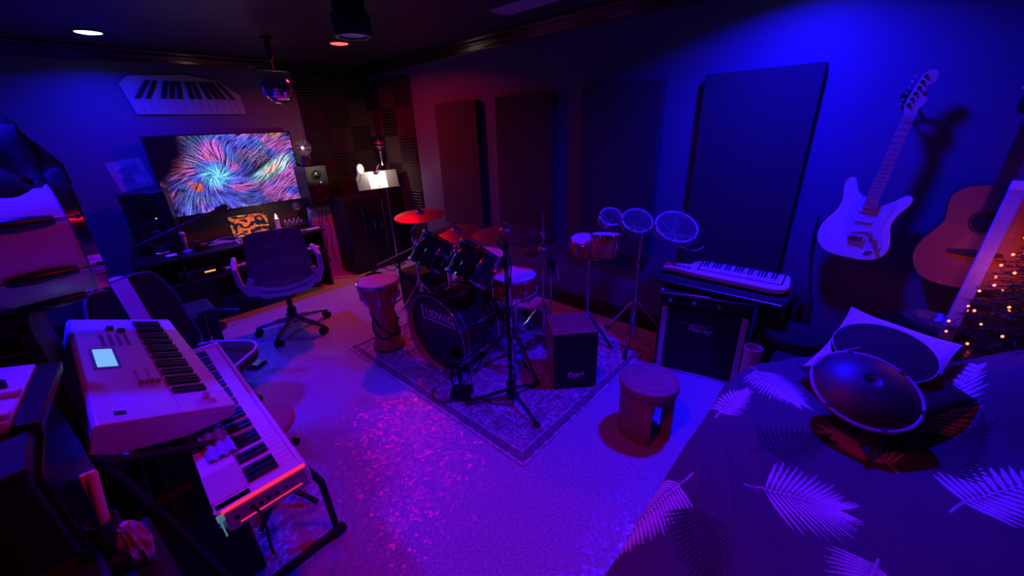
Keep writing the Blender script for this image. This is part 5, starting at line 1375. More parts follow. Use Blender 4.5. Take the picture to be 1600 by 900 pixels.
# round black seat and pale bin at the end of the bed
t = thing('round_stool', 'low round black stool with glossy rim at the far end of the bed', 'stool', (2.37, 0.135, 0))
MB().lathe([(0, 0.42), (0.125, 0.42), (0.145, 0.435), (0.148, 0.452), (0.138, 0.466), (0.12, 0.462), (0, 0.452)], seg=40).build('seat', M_blackleather, t)
MB().torus(0.142, 0.006, Matrix.Translation((0, 0, 0.462))).build('rim', M_blackgloss, t)
for k in range(3):
    a = 2 * PI * k / 3
    MB().cyl((0.09 * math.cos(a), 0.09 * math.sin(a), 0.42), (0.125 * math.cos(a), 0.125 * math.sin(a), 0), 0.014).build('leg', M_black, t)
t = thing('pale_tube', 'pale round tube standing between the amplifier and the round black stool', 'tube', (2.20, 0.285, 0))
MB().lathe([(0, 0), (0.04, 0), (0.044, 0.40), (0.04, 0.40), (0.036, 0.02), (0, 0.02)], seg=28).build('tube', M_silver, t)

# ---------------------------------------------------------------- bed with leaf-print cover
def bed():
    t = thing('bed', 'low bed under a blue-lit cover printed with pale and dark palm leaves', 'bed', (1.3, -0.5, 0))
    MB().box((0.36, -1.25, 0.06), (2.16, 0.17, 0.25)).build('base', M_black, t, off=(1.3, -0.5, 0), bevel=0.01)
    MB().box((0.35, -1.28, 0.252), (2.18, 0.19, 0.44)).build('mattress', M_dark, t, off=(1.3, -0.5, 0), bevel=0.02)
    for x in (0.42, 2.1):
        for y in (-1.2, 0.12):
            MB().cyl((x, y, 0), (x, y, 0.062), 0.02).build('leg', M_black, t, off=(1.3, -0.5, 0))
    x0, x1, yb = 0.30, 2.22, -1.33
    # non-uniform rows: fine where the print is in view
    ys = np.concatenate([np.linspace(0, 0.28, 24, endpoint=False), np.linspace(0.28, 1.0, 360)])
    xs = np.concatenate([np.linspace(0, 0.12, 12, endpoint=False), np.linspace(0.12, 1, 520)])
    U, V = np.meshgrid(xs, ys)
    X = x0 + (x1 - x0) * U
    yf = 0.29 - 0.13 * np.clip((X - 1.6) / 0.38, 0, 2) ** 2.2
    Y = yb + (yf - yb) * V
    def S(a, b, x):
        q = np.clip((x - a) / (b - a), 0, 1); return q * q * (3 - 2 * q)
    dE = np.minimum(np.minimum(yf - Y, Y - yb), np.minimum(X - x0, x1 - X))
    r = 0.045
    q = np.clip(1 - dE / r, 0, 1)
    Z = 0.505 - r * (1 - np.sqrt(np.clip(1 - q * q, 0, 1)))
    Z = Z + 0.010 * np.sin(X * 7 + Y * 3) * np.cos(Y * 8 - X * 2) + 0.004 * np.sin(X * 17 - Y * 23)
    # creases near the front edge
    for (cx, cy, a, w, h, L) in ((1.15, 0.15, 0.35, 0.012, 0.006, 0.22), (1.25, 0.08, 0.3, 0.014, 0.007, 0.25), (1.05, 0.2, 0.25, 0.01, 0.005, 0.2)):
        u_ = (X - cx) * math.cos(a) + (Y - cy) * math.sin(a); v_ = -(X - cx) * math.sin(a) + (Y - cy) * math.cos(a)
        Z += h * np.exp(-(v_ / w) ** 2) * np.exp(-(u_ / L) ** 2)
    # bolster under the cover
    Z += 0.24 * S(-0.26, -0.62, Y) * S(1.75, 2.05, X) * S(-1.35, -1.15, Y)
    ny, nx = U.shape
    # print
    pr = np.zeros_like(X)
    def seg_mask(bx, by, tx, ty, w0):
        dx, dy = tx - bx, ty - by; L = math.hypot(dx, dy) + 1e-9
        ux, uy = dx / L, dy / L
        s = (X[sl] - bx) * ux + (Y[sl] - by) * uy; d = np.abs(-(X[sl] - bx) * uy + (Y[sl] - by) * ux)
        k = np.clip(s / L, 0, 1)
        w = w0 * np.sin(np.clip(k, 0, 1) ** 0.75 * math.pi * 0.97 + 0.08) ** 0.8
        return ((s > 0) & (s < L)) * np.clip((w - d) / 0.0012 + 0.5, 0, 1)
    for (A_, B_, C_, W_, val, n) in LEAVES:
        A_, B_, C_ = np.array(A_), np.array(B_), np.array(C_)
        lo = np.minimum(np.minimum(A_, B_), C_) - W_ * 1.6; hi = np.maximum(np.maximum(A_, B_), C_) + W_ * 1.6
        m = (X > lo[0]) & (X < hi[0]) & (Y > lo[1]) & (Y < hi[1])
        if not m.any(): continue
        ii = np.where(m.any(1))[0]; jj = np.where(m.any(0))[0]
        sl = (slice(ii[0], ii[-1] + 1), slice(jj[0], jj[-1] + 1))
        acc = np.zeros(X[sl].shape)
        ctrl = 2 * B_ - (A_ + C_) / 2
        bez = lambda k: (1 - k) ** 2 * A_ + 2 * k * (1 - k) * ctrl + k * k * C_
        P_ = [bez(k) for k in np.linspace(0, 1, 24)]
        for a, b_ in zip(P_[:-1], P_[1:]):
            acc = np.maximum(acc, seg_mask(*a, *(b_ + (b_ - a) * 0.15), 0.0028) * 1.0)
        Ltot = sum(np.linalg.norm(b_ - a) for a, b_ in zip(P_[:-1], P_[1:]))
        for side in (-1, 1):
            for i in range(n):
                k = 0.20 + 0.80 * (i + 0.5 * (side > 0)) / n
                p = bez(min(k, 1)); d = bez(min(k + 0.01, 1.01)) - bez(k - 0.01); d /= np.linalg.norm(d)
                nn = np.array([-d[1], d[0]]) * side
                ang = math.radians(78 - 52 * k)
                Lf = W_ * (math.sin(min(1, 0.15 + k * 1.02) * math.pi * 0.88 + 0.1) ** 0.55) * (1.0 + 0.08 * math.sin(i * 2.3))
                tip = p + (d * math.cos(ang) + nn * math.sin(ang)) * Lf
                acc = np.maximum(acc, seg_mask(p[0], p[1], tip[0], tip[1], Ltot / n * 0.27))
        pr[sl] = np.where(acc > 0.02, pr[sl] * (1 - acc) + val * acc, pr[sl])
    # vertices, then a skirt that hangs from the border
    top = np.stack([X - 1.3, Y + 0.5, Z], -1).reshape(-1, 3)
    idx = np.arange(nx * ny).reshape(ny, nx)
    quads = np.stack([idx[:-1, :-1], idx[:-1, 1:], idx[1:, 1:], idx[1:, :-1]], -1).reshape(-1, 4)
    border = list(idx[0, :]) + list(idx[1:, -1]) + list(idx[-1, -2::-1]) + list(idx[-2:0:-1, 0])
    border = border[::4]
    # coarse skirt with its own top ring
    sk = []; rows = 7; nb = len(border); base = len(top)
    cen = np.array([X.mean() - 1.3, Y.mean() + 0.5])
    for rI in range(rows):
        for bi, v in enumerate(border):
            x, y, z = top[v]
            k = rI / (rows - 1); out = np.array([x, y]) - cen; out /= np.linalg.norm(out)
            wv = 0.010 * math.sin(bi * 0.11) * k
            z2 = (z + 0.001) * (1 - k) + 0.03 * k
            sk.append((x + out[0] * wv, y + out[1] * wv, z2))
    sq = []
    for rI in range(rows - 1):
        for bi in range(nb):
            b2 = (bi + 1) % nb
            sq.append((base + rI * nb + bi, base + (rI + 1) * nb + bi, base + (rI + 1) * nb + b2, base + rI * nb + b2))
    me = bpy.data.meshes.new('cover')
    me.from_pydata(top.tolist() + sk, [], quads.tolist() + sq)
    at = me.attributes.new('leaf_print', 'FLOAT', 'POINT')
    at.data.foreach_set('value', np.concatenate([pr.ravel(), np.zeros(len(sk))]).astype(np.float32))
    m = bpy.data.materials.new('leaf_print_cotton'); m.use_nodes = True
    nt = m.node_tree; bs = nt.nodes['Principled BSDF']; bs.inputs['Roughness'].default_value = 0.85
    a = nt.nodes.new('ShaderNodeAttribute'); a.attribute_name = 'leaf_print'
    mr = nt.nodes.new('ShaderNodeMapRange'); mr.inputs['From Min'].default_value = -1; mr.inputs['From Max'].default_value = 1
    rp = nt.nodes.new('ShaderNodeValToRGB')
    rp.color_ramp.elements[0].position = 0; rp.color_ramp.elements[0].color = (0.022, 0.018, 0.028, 1)
    rp.color_ramp.elements[1].position = 1; rp.color_ramp.elements[1].color = (0.75, 0.7, 0.75, 1)
    e = rp.color_ramp.elements.new(0.5); e.color = (0.085, 0.07, 0.10, 1)
    nt.links.new(a.outputs['Fac'], mr.inputs['Value']); nt.links.new(mr.outputs[0], rp.inputs[0]); nt.links.new(rp.outputs[0], bs.inputs['Base Color'])
    me.materials.append(m); me.shade_smooth()
    o = bpy.data.objects.new('cover', me); COL.objects.link(o); o.parent = t
LEAVES = [
    ((1.109, 0.091), (1.158, -0.031), (1.199, -0.141), 0.145, 1, 17),
    ((1.044, 0.217), (0.855, 0.265), (0.624, 0.313), 0.085, 1, 26),
    ((1.83, 0.248), (1.726, 0.13), (1.627, 0.02), 0.11, 1, 20),
    ((1.452, -0.261), (1.512, -0.191), (1.515, -0.071), 0.105, 1, 16),
    ((1.359, -0.364), (1.535, -0.466), (1.779, -0.665), 0.11, 1, 16),
    ((1.372, 0.25), (1.484, 0.231), (1.618, 0.194), 0.07, 1, 12),
    ((1.723, -0.302), (1.884, -0.373), (2.118, -0.447), 0.09, 1, 16),
    ((1.086, -0.226), (1.009, -0.211), (0.89, -0.197), 0.1, 1, 15),
    ((0.958, 0.19), (0.858, 0.14), (0.723, 0.066), 0.10, -1, 18),
    ((1.251, 0.109), (1.374, 0.024), (1.481, -0.078), 0.10, -1, 16),
    ((1.50, -0.33), (1.66, -0.40), (1.86, -0.47), 0.09, -1, 18),
    ((0.75, -0.35), (0.66, -0.45), (0.62, -0.60), 0.09, 1, 18), ((1.2, -0.75), (1.32, -0.82), (1.45, -0.80), 0.1, 1, 18), ((0.95, -0.6), (1.0, -0.72), (1.1, -0.85), 0.08, -1, 16), ((1.75, -0.95), (1.85, -1.05), (1.98, -1.08), 0.09, 1, 18),
]
bed()

# pillows
def pillow(label, name, corners, thick, m, nrm):
    """corners: four world points in order; puffed cushion between them"""
    c = [Vector(p) for p in corners]; O = (c[0] + c[1] + c[2] + c[3]) / 4; n = Vector(nrm).normalized(); N = 22
    t = thing(name, label, 'pillow', O)
    vs = []; fs = []
    for sgn in (1, -1):
        for i in range(N + 1):
            for j in range(N + 1):
                u, v = i / N, j / N
                pu, pv = 1 - (2 * u - 1) ** 2, 1 - (2 * v - 1) ** 2
                # edges pull in between the corners
                uu = u + (0.5 - u) * 0.10 * (pv); vv = v + (0.5 - v) * 0.10 * (pu)
                p = (c[0] * (1 - uu) + c[1] * uu) * (1 - vv) + (c[3] * (1 - uu) + c[2] * uu) * vv
                h = thick * 0.5 * (max(pu, 0) * max(pv, 0)) ** 0.42
                h *= 1 + 0.06 * math.sin(u * 9 + v * 4) 
                vs.append(p - O + n * h * sgn)
    K = N + 1
    for s_ in (0, 1):
        o = s_ * K * K
        for i in range(N):
            for j in range(N):
                q = (o + i * K + j, o + (i + 1) * K + j, o + (i + 1) * K + j + 1, o + i * K + j + 1)
                fs.append(q if s_ == 0 else q[::-1])
    MB().add(vs, fs).build('cushion', m, t, ang=80)
    return t
pillow('pale pillow leaning at the far end of the bed behind the black round drums', 'pillow', ((1.85, 0.06, 0.545), (1.80, -0.34, 0.56), (2.15, -0.40, 0.69), (2.33, -0.05, 0.69)), 0.08, mat('white_pillow_cotton', (0.75, 0.74, 0.76), 0.9, bump=0.2, bscale=60), (-0.35, -0.05, 0.93))
pillow('dark pillow on the bed under the domed handpan', 'pillow', ((1.84, 0.07, 0.56), (1.42, -0.17, 0.55), (1.92, -0.45, 0.59), (2.08, -0.28, 0.64)), 0.10, M_dark, (-0.1, -0.05, 1))

# handpan
t = thing('handpan', 'dark domed handpan with a pale rope-like rim resting on the dark pillow', 'handpan', (1.62, -0.135, 0.665))
HN = (-0.42, -0.16, 1); HR = 0.150
F = frame((0, 0, 0), HN)
prof = [(0, 0.080 * HR / 0.2 - 0.006), (0.012, 0.074), (0.02, 0.0745), (0.035, 0.083), (0.055, 0.081), (0.09, 0.072), (0.12, 0.060), (0.15, 0.043), (0.175, 0.023), (0.192, 0.008), (0.20, 0.0)]
prof = [(r * HR / 0.2, z * HR / 0.2) for r, z in prof]
lower = [(r, -z * 0.95) for r, z in prof[::-1]]
MB().lathe(prof, F, 72).build('top_shell', mat('dark_nitrided_steel', (0.10, 0.09, 0.11), 0.5, 0.6), t)
MB().lathe(lower, F, 72).build('bottom_shell', mat('dark_nitrided_steel', (0, 0, 0)), t)
MB().torus(HR + 0.002, 0.0065, F, 80, 8).build('rim', mat('pale_rope', (0.45, 0.4, 0.45), 0.7, bump=0.6, bscale=120), t)
for k in range(6):
    a = k * PI / 3 + 0.5
    MB().cyl((HR, 0, 0.004), (HR, 0, 0.012), 0.007, seg=12, M=F @ Matrix.Rotation(a, 4, 'Z')).build('rivet', M_steel, t)
# frame drum leaning behind
t = thing('frame_drum', 'round black frame drum with thin pale hoop leaning on the pale pillow', 'frame drum', (1.91, -0.171, 0.692))
F = frame((0, 0, 0), (-0.28, -0.06, 1))
MB().lathe([(0.152, 0.0), (0.152 + 0.004, -0.002), (0.152 + 0.004, -0.028), (0.152 - 0.002, -0.028), (0.152 - 0.002, -0.003)], F, 56).build('frame', M_blackplastic, t)
MB().lathe([(0, 0.002), (0.152 - 0.004, 0.002), (0.152 + 0.003, 0.0), (0.152 + 0.003, -0.002), (0, 0.0)], F, 56).build('skin', M_dark, t)
MB().torus(0.152 + 0.004, 0.0022, F, 64, 6).build('hoop', M_silver, t)
t = thing('mallet', 'thin mallet with a round ringed head lying across the pillow and the frame drum', 'mallet', ((1.80, 0.0, 0.635), (1.873, -0.104, 0.70))[0])
p0 = Vector((0, 0, 0)); p1 = Vector(((1.80, 0.0, 0.635), (1.873, -0.104, 0.70))[1]) - Vector(((1.80, 0.0, 0.635), (1.873, -0.104, 0.70))[0])
MB().tube([p0, p0 * 0.5 + p1 * 0.5 + Vector((0, 0, 0.012)), p1], 0.0032, 8).build('shaft', M_pink, t)
F = frame((0, 0, 0), (-0.7, -0.1, 0.6))
MB().lathe([(0, -0.008), (0.014, -0.008), (0.018, 0.0), (0.014, 0.008), (0.009, 0.008), (0.007, 0.005), (0, 0.005)], F, 24).build('head', M_silver, t)

# ---------------------------------------------------------------- left side: keyboards and stand
def corners_frame(nr, fr, nf):
    """near-rear, far-rear, near-front corners -> frame: x from far to near, y from front to rear"""
    nr, fr, nf = Vector(nr), Vector(fr), Vector(nf)
    x = (nr - fr).normalized(); y = (nr - nf); y = (y - x * y.dot(x)).normalized(); z = x.cross(y)
    return x, y, z
# upper synthesizer: local x = player's left..right (far..near), local y towards the rear
t = thing('workstation_synthesizer', 'silver workstation synthesizer with lit blue-white display on the upper tier of the stand', 'synthesizer', (-0.018, 1.838, 0.828))
x, y, z = Vector((0.026, -0.95, -0.02)).normalized(), Vector((-0.296, -0.01, 0.122)), None
y = (y - x * x.dot(y)).normalized(); z = x.cross(y)
if z.z < 0: z = -z; x = -x
S = Matrix((x, y, z)).transposed().to_4x4()
SL, SD = 0.95 / 2, 0.32 / 2
M_syn = mat('silver_synth_paint', (0.62, 0.58, 0.62), 0.38, 0.15)
kd = 0.135
sgn = 1 if x.y < 0 else -1       # +x local points to the near end when sgn = 1
prof = [(-SD, -0.03), (-SD, -0.012), (-SD + kd, -0.012), (-SD + kd, 0.0), (SD - 0.01, 0.0), (SD, -0.01), (SD, -0.085), (SD - 0.05, -0.10), (-SD + 0.12, -0.085), (-SD + 0.01, -0.045)]
PM = S @ Matrix(((0, 0, 1, 0), (1, 0, 0, 0), (0, 1, 0, 0), (0, 0, 0, 1)))
MB().prism(prof, -SL, SL, PM).box((sgn * (SL - 0.115), -SD, -0.013), (sgn * SL, -SD + kd + 0.001, 0.0), S).box((-sgn * (SL - 0.02), -SD, -0.013), (-sgn * SL, -SD + kd + 0.001, 0.0), S).build('body', M_syn, t, bevel=0.004)
NW = 36; pit = (2 * SL - 0.14) / NW
key_block(NW, pit, kd - 0.002, 0, t, h=0.010, M=S @ Matrix.Translation((-sgn * 0.0475, -SD + kd - 0.001, -0.0115)))
D = lambda x0, x1, y0, y1, h=0.0015, z0=0.0003: MB().box((min(sgn * x0, sgn * x1), y0, z0), (max(sgn * x0, sgn * x1), y1, z0 + h), S)
# far end = negative, near end = positive
D(-0.11, 0.09, SD - 0.100, SD - 0.035).build('display_bezel', M_grey, t)
D(-0.095, 0.075, SD - 0.092, SD - 0.043, 0.001, 0.002).build('display', mat('lit_display', (0.2, 0.4, 0.5), 0.4, emit=(0.22, 0.62, 0.95), estr=0.75), t)
b = MB()
for i in range(4):
    for j in range(4):
        xx = -0.26 + j * 0.034; yy = -0.02 + i * 0.022
        b.box((min(sgn * xx, sgn * (xx + 0.02)), yy + 0.03, 0.0003), (max(sgn * xx, sgn * (xx + 0.02)), yy + 0.04, 0.004), S)
b.build('buttons', M_grey, t)
b = MB()
for i in range(10):
    xx = 0.12 + (i % 5) * 0.03; yy = 0.0 + (i // 5) * 0.03
    b.box((min(sgn * xx, sgn * (xx + 0.02)), yy, 0.0003), (max(sgn * xx, sgn * (xx + 0.02)), yy + 0.008, 0.003), S)
b.build('button_row', M_silver, t)
for (xx, yy) in ((-0.33, 0.05), (-0.30, 0.02)):
    MB().cyl((sgn * xx, yy, 0), (sgn * xx, yy, 0.014), 0.013, 0.011, seg=18, M=S).build('dial', M_blackplastic, t)
for i in range(4):
    xx = 0.235 + i * 0.0; yy = -0.012 + i * 0.014
    MB().box((sgn * 0.24 - 0.006, yy, 0), (sgn * 0.24 + 0.006, yy + 0.009, 0.012), S).build('slider', mat('dark_red_cap', (0.25, 0.05, 0.05), 0.5), t)
MB().cyl((sgn * (SL - 0.055), -SD + 0.07, 0), (sgn * (SL - 0.055), -SD + 0.07, 0.03), 0.010, 0.007, seg=14, M=S).lathe([(0, 0.0), (0.03, 0.0), (0.022, 0.006), (0, 0.009)], S @ Matrix.Translation((sgn * (SL - 0.055), -SD + 0.07, 0)), 24).build('joystick', M_pink, t)
MB().box((sgn * (SL - 0.05) - 0.012, SD - 0.07, 0.0002), (sgn * (SL - 0.05) + 0.012, SD - 0.045, 0.001), S).build('badge', M_blackplastic, t)

# lower slab piano
t = thing('stage_piano', 'white slab stage piano with red glowing end panel on the lower tier of the stand', 'keyboard', (0.115, 1.575, 0.68))
yaw = math.radians(-1.4); LM = Matrix.Rotation(yaw, 4, 'Z')        # local x along the keys (towards the near end), local y = rear
LL, LD = 1.07 / 2, 0.225 / 2
LM = LM @ Matrix.Rotation(math.radians(-90), 4, 'Z')
# now local +x -> world -Y (near end), local +y -> world +X ; rear is world -X so rear = -y local
RS = 0.085
sl = [(-LD, 0.0), (-LD, -0.05), (-LD + 0.02, -0.085), (LD - 0.01, -0.085), (LD, -0.07), (LD, -0.03), (LD - 0.014, -0.018), (-LD + RS, -0.018), (-LD + RS, 0.0)]
PM2 = LM @ Matrix(((0, 0, 1, 0), (1, 0, 0, 0), (0, 1, 0, 0), (0, 0, 0, 1)))
MB().prism(sl, -LL, LL, PM2).box((LL - 0.028, -LD, -0.05), (LL, LD - 0.004, 0.0), LM).box((-LL, -LD, -0.05), (-LL + 0.028, LD - 0.004, 0.0), LM).box((-LL + 0.02, LD - 0.018, -0.03), (LL - 0.02, LD - 0.003, -0.008), LM).build('body', M_white, t, bevel=0.004)
# keys: depth from rear strip to the front lip
KM = LM @ Matrix.Translation((0, -LD + RS + 0.001, -0.0175)) @ Matrix.Rotation(PI, 4, 'Z')
key_block(43, (2 * LL - 0.058) / 43, 2 * LD - RS - 0.021, 3, t, h=0.012, M=KM)
MB().box((LL - 0.16, -LD - 0.002, -0.02), (LL - 0.03, -LD + RS - 0.004, 0.003), LM).build('side_block', mat('pink_side_box', (0.6, 0.5, 0.55), 0.5), t, bevel=0.003)
MB().box((LL - 0.0005, -LD + 0.012, -0.078), (LL + 0.004, LD - 0.012, -0.016), LM).build('end_plate', mat('brushed_end_plate', (0.45, 0.43, 0.46), 0.35, 0.4), t, bevel=0.002)
MB().cyl((LL + 0.002, -LD + 0.012, -0.006), (LL + 0.002, LD - 0.010, -0.006), 0.0055, seg=10, M=LM).build('red_light_strip', mat('red_light_strip', (0.8, 0.05, 0.1), 0.3, emit=(1, 0.02, 0.10), estr=1.1), t)
MB().cyl((LL + 0.0055, -LD + 0.04, -0.064), (LL + 0.0055, LD - 0.03, -0.060), 0.0016, seg=6, M=LM).build('red_line', mat('red_light_strip', (0, 0, 0)), t)
b = MB()
for i, yy in enumerate((-0.045, -0.01, 0.010, 0.03, 0.05, 0.075, 0.09)):
    b.cyl((LL + 0.003, yy - 0.03, -0.044 + 0.002 * (i % 2)), (LL + 0.0052, yy - 0.03, -0.044 + 0.002 * (i % 2)), 0.0065 if i < 5 else 0.0035, seg=14, M=LM)
b.build('jack_sockets', M_black, t)
MB().box((LL - 0.002, -LD - 0.002, -0.03), (LL + 0.006, -LD + 0.014, -0.014), LM).box((LL + 0.001, -LD + 0.002, -0.083), (LL + 0.0055, -LD + 0.006, -0.03), LM).build('teal_trim', mat('teal_trim', (0.3, 0.7, 0.65), 0.4, emit=(0.15, 0.6, 0.5), estr=0.25), t)
Pn = Vector((0.115, 1.575, 0.68))
q = LM @ Vector((LL + 0.010, -0.035, -0.046))
pts = [Pn + q + Vector((0.004 * math.sin(i), -0.02 * min(i, 2), -0.0 - 0.035 * max(0, i - 1))) for i in range(6)]
tag(MB().tube(pts, 0.004, 6).build('cable', M_rubber), 'black plug and cable hanging from the end panel of the white stage piano', 'cable')

# two-tier stand
t = thing('keyboard_stand', 'black two-tier tubular keyboard stand under the synthesizer and the stage piano', 'keyboard stand', (0.1, 1.6, 0))
O = Vector(t.location)
for yy in (1.33, 2.02):
    MB().tube([(-0.12, yy, 0.02), (0.315, yy + 0.01, 0.02)], 0.016, 10).build('foot_bar', M_black, t, off=O)
    MB().tube([(-0.03, yy, 0.03), (-0.10, yy, 0.45), (-0.17, yy, 0.80)], 0.014, 10).build('upright', M_black, t, off=O)
    for q0, q1 in (((-0.125, yy, 0.582), (0.20, yy, 0.582)),):
        MB().tube([q0, q1], 0.013, 10).build('lower_arm', M_black, t, off=O)
    MB().tube([(-0.165, yy, 0.79), (-0.155, yy, 0.775), (0.11, yy, 0.66)], 0.012, 10).build('upper_arm', M_black, t, off=O)
    MB().tube([(0.20, yy, 0.582), (0.30, yy + 0.005, 0.30), (0.305, yy + 0.005, 0.03)], 0.013, 10).build('front_brace', M_black, t, off=O)
    for xx in (-0.12, 0.315):
        MB().tube([(xx - 0.03, yy + 0.0, 0.02), (xx + 0.02, yy + 0.01, 0.02)], 0.0195, 10).build('rubber_foot', M_rubber, t, off=O)
MB().tube([(-0.13, 1.33, 0.60), (-0.13, 2.02, 0.60)], 0.012, 10).build('cross_bar', M_black, t, off=O)
MB().tube([(-0.10, 1.33, 0.45), (-0.10, 2.02, 0.45)], 0.012, 10).build('cross_bar', M_black, t, off=O)
t = thing('road_case', 'black road case on the floor under the two keyboards', 'case', (-0.06, 1.68, 0))
MB().box((-0.14, -0.26, 0.0), (0.12, 0.26, 0.42)).build('case', M_black, t, bevel=0.006)
MB().box((0.1205, -0.26, 0.26), (0.125, 0.26, 0.275)).box((0.1205, -0.05, 0.23), (0.127, 0.05, 0.30)).build('latch_strip', M_grey, t)
# blue crinkled cloth between keyboards
o = shell_grid(lambda u, v: (0.022 + 0.07 * u, 1.22 + 0.5 * v, 0.688 + 0.007 * math.sin(u * 17 + v * 29) * math.cos(v * 43)), 12, 40, 0.003).build('cloth', mat('crumpled_blue_cloth', (0.35, 0.4, 0.7), 0.5))
o.location = (0.0, 0.02, -0.0)
tag(o, 'crumpled shiny cloth tucked behind the keys of the stage piano', 'cloth')

# round stool half hidden under the stage piano
t = thing('padded_stool', 'round stool with pale pad and reddish rim half hidden behind the stage piano', 'stool', (0.22, 1.68, 0))
MB().lathe([(0, 0.46), (0.115, 0.455), (0.125, 0.44), (0.12, 0.42), (0, 0.42)], seg=36).build('pad', M_greycloth, t)
MB().torus(0.122, 0.012, Matrix.Translation((0, 0, 0.432))).build('rim', mat('red_rim', (0.5, 0.15, 0.12), 0.4), t)
MB().cyl((0, 0, 0.05), (0, 0, 0.42), 0.018).build('column', M_black, t)
for k in range(4):
    a = PI / 2 * k + 0.6
    MB().tube([(0, 0, 0.09), (0.10 * math.cos(a), 0.10 * math.sin(a), 0.05), (0.16 * math.cos(a), 0.16 * math.sin(a), 0.012)], 0.011).build('leg', M_black, t)
MB().cyl((0.07, -0.13, 0.38), (0.085, -0.15, 0.38), 0.016).cyl((0.0, 0.0, 0.38), (0.07, -0.13, 0.38), 0.007).build('height_knob', M_rubber, t)

# black padded chair with pale piping, towel over its back
t = thing('padded_chair', 'black padded chair with pale piping standing behind the synthesizer', 'chair', (0.17, 2.44, 0), math.radians(-50))
O = Vector((0, 0, 0))
def rounded(w, d, r, n=6):
    out = []
    for cx_, cy_, a0 in ((w - r, d - r, 0), (-w + r, d - r, PI / 2), (-w + r, -d + r, PI), (w - r, -d + r, 1.5 * PI)):
        for i in range(n + 1):
            a = a0 + PI / 2 * i / n; out.append((cx_ + r * math.cos(a), cy_ + r * math.sin(a)))
    return out
seatp = rounded(0.21, 0.24, 0.13, 8)
MB().prism(seatp, 0.38, 0.455).build('seat', M_blackleather, t, bevel=0.02)
MB().tube([(x, y, 0.452) for x, y in seatp + seatp[:1]], 0.007, 8).build('piping', M_white, t)
BM = Matrix.Translation((-0.19, 0, 0.385)) @ Matrix.Rotation(math.radians(-8), 4, 'Y') @ Matrix(((0, 0, 1, 0), (1, 0, 0, 0), (0, 1, 0, 0), (0, 0, 0, 1)))
bp_ = [(-0.20, 0.0), (0.20, 0.0), (0.235, 0.25), (0.20, 0.47), (0.12, 0.545), (-0.12, 0.545), (-0.20, 0.47), (-0.235, 0.25)]
bp_ = smooth_poly(bp_, 4)
MB().prism(bp_, -0.045, 0.03, BM).build('backrest', M_black, t, bevel=0.02)
MB().tube([(*p, 0.031) for p in bp_ + bp_[:1]], 0.006, 8, M=BM).build('back_piping', mat('blue_piping', (0.10, 0.10, 0.16), 0.4), t)
for s in (-1, 1):
    MB().tube([(-0.14, s * 0.235, 0.42), (-0.14, s * 0.255, 0.62), (-0.06, s * 0.258, 0.64), (0.10, s * 0.255, 0.635)], 0.018, 8).build('armrest', M_blackplastic, t)
MB().cyl((0, 0, 0.10), (0, 0, 0.385), 0.026).build('column', M_black, t)
for k in range(5):
    a = 2 * PI * k / 5 + 0.2
    lo = MB().tube([(0, 0, 0.11), (0.24 * math.cos(a), 0.24 * math.sin(a), 0.075)], 0.015).build('base_leg', M_blackplastic, t)
    MB().cyl((0.24 * math.cos(a) - 0.018 * math.sin(a), 0.24 * math.sin(a) + 0.018 * math.cos(a), 0.031), (0.24 * math.cos(a) + 0.018 * math.sin(a), 0.24 * math.sin(a) - 0.018 * math.cos(a), 0.031), 0.030, seg=18).cyl((0.24 * math.cos(a), 0.24 * math.sin(a), 0.04), (0.24 * math.cos(a), 0.24 * math.sin(a), 0.08), 0.01).build('caster', M_rubber, t)
TW = [(0.0345, 0.08), (0.0345, 0.30), (0.036, 0.48), (0.034, 0.545), (0.012, 0.560), (-0.028, 0.560), (-0.050, 0.545), (-0.052, 0.45), (-0.052, 0.15)]
CHM = Matrix.Translation((0.17, 2.44, 0)) @ Matrix.Rotation(math.radians(-50), 4, 'Z') @ BM
def towel(u, v):
    k = v * (len(TW) - 1); i = min(int(k), len(TW) - 2); f = k - i
    n_ = TW[i][0] * (1 - f) + TW[i + 1][0] * f; h_ = TW[i][1] * (1 - f) + TW[i + 1][1] * f
    return tuple(CHM @ Vector(((u - 0.5) * 0.085 - 0.01, h_, n_ + 0.001 * math.sin(u * 9))))
o = shell_grid(towel, 10, 40, 0.004).build('towel', mat('pale_towel', (0.7, 0.6, 0.65), 0.9, bump=0.4, bscale=200))
tag(o, 'narrow pale towel hanging over the back of the black padded chair', 'towel')

# low bench near the desk
t = thing('low_bench', 'low black bench on the floor between the desk and the padded chair', 'bench', (0.20, 3.22, 0))
MB().box((-0.20, -0.17, 0.44), (0.21, 0.17, 0.50)).build('seat', M_blackleather, t, bevel=0.015)
for sx in (-0.17, 0.17):
    for sy in (-0.13, 0.13):
        MB().box((sx - 0.015, sy - 0.015, 0), (sx + 0.015, sy + 0.015, 0.44)).build('leg', M_black, t)
t = thing('sustain_pedal', 'small black foot pedal on the floor between bench and office chair', 'pedal', (0.48, 3.10, 0), 0.6)
MB().box((-0.05, -0.10, 0), (0.05, 0.10, 0.022)).build('base', M_blackplastic, t, bevel=0.004)
MB().prism([(-0.09, 0.024), (0.08, 0.05), (0.08, 0.056), (-0.09, 0.03)], -0.035, 0.035, Matrix(((0, 0, 1, 0), (1, 0, 0, 0), (0, 1, 0, 0), (0, 0, 0, 1)))).build('plate', M_steel, t)

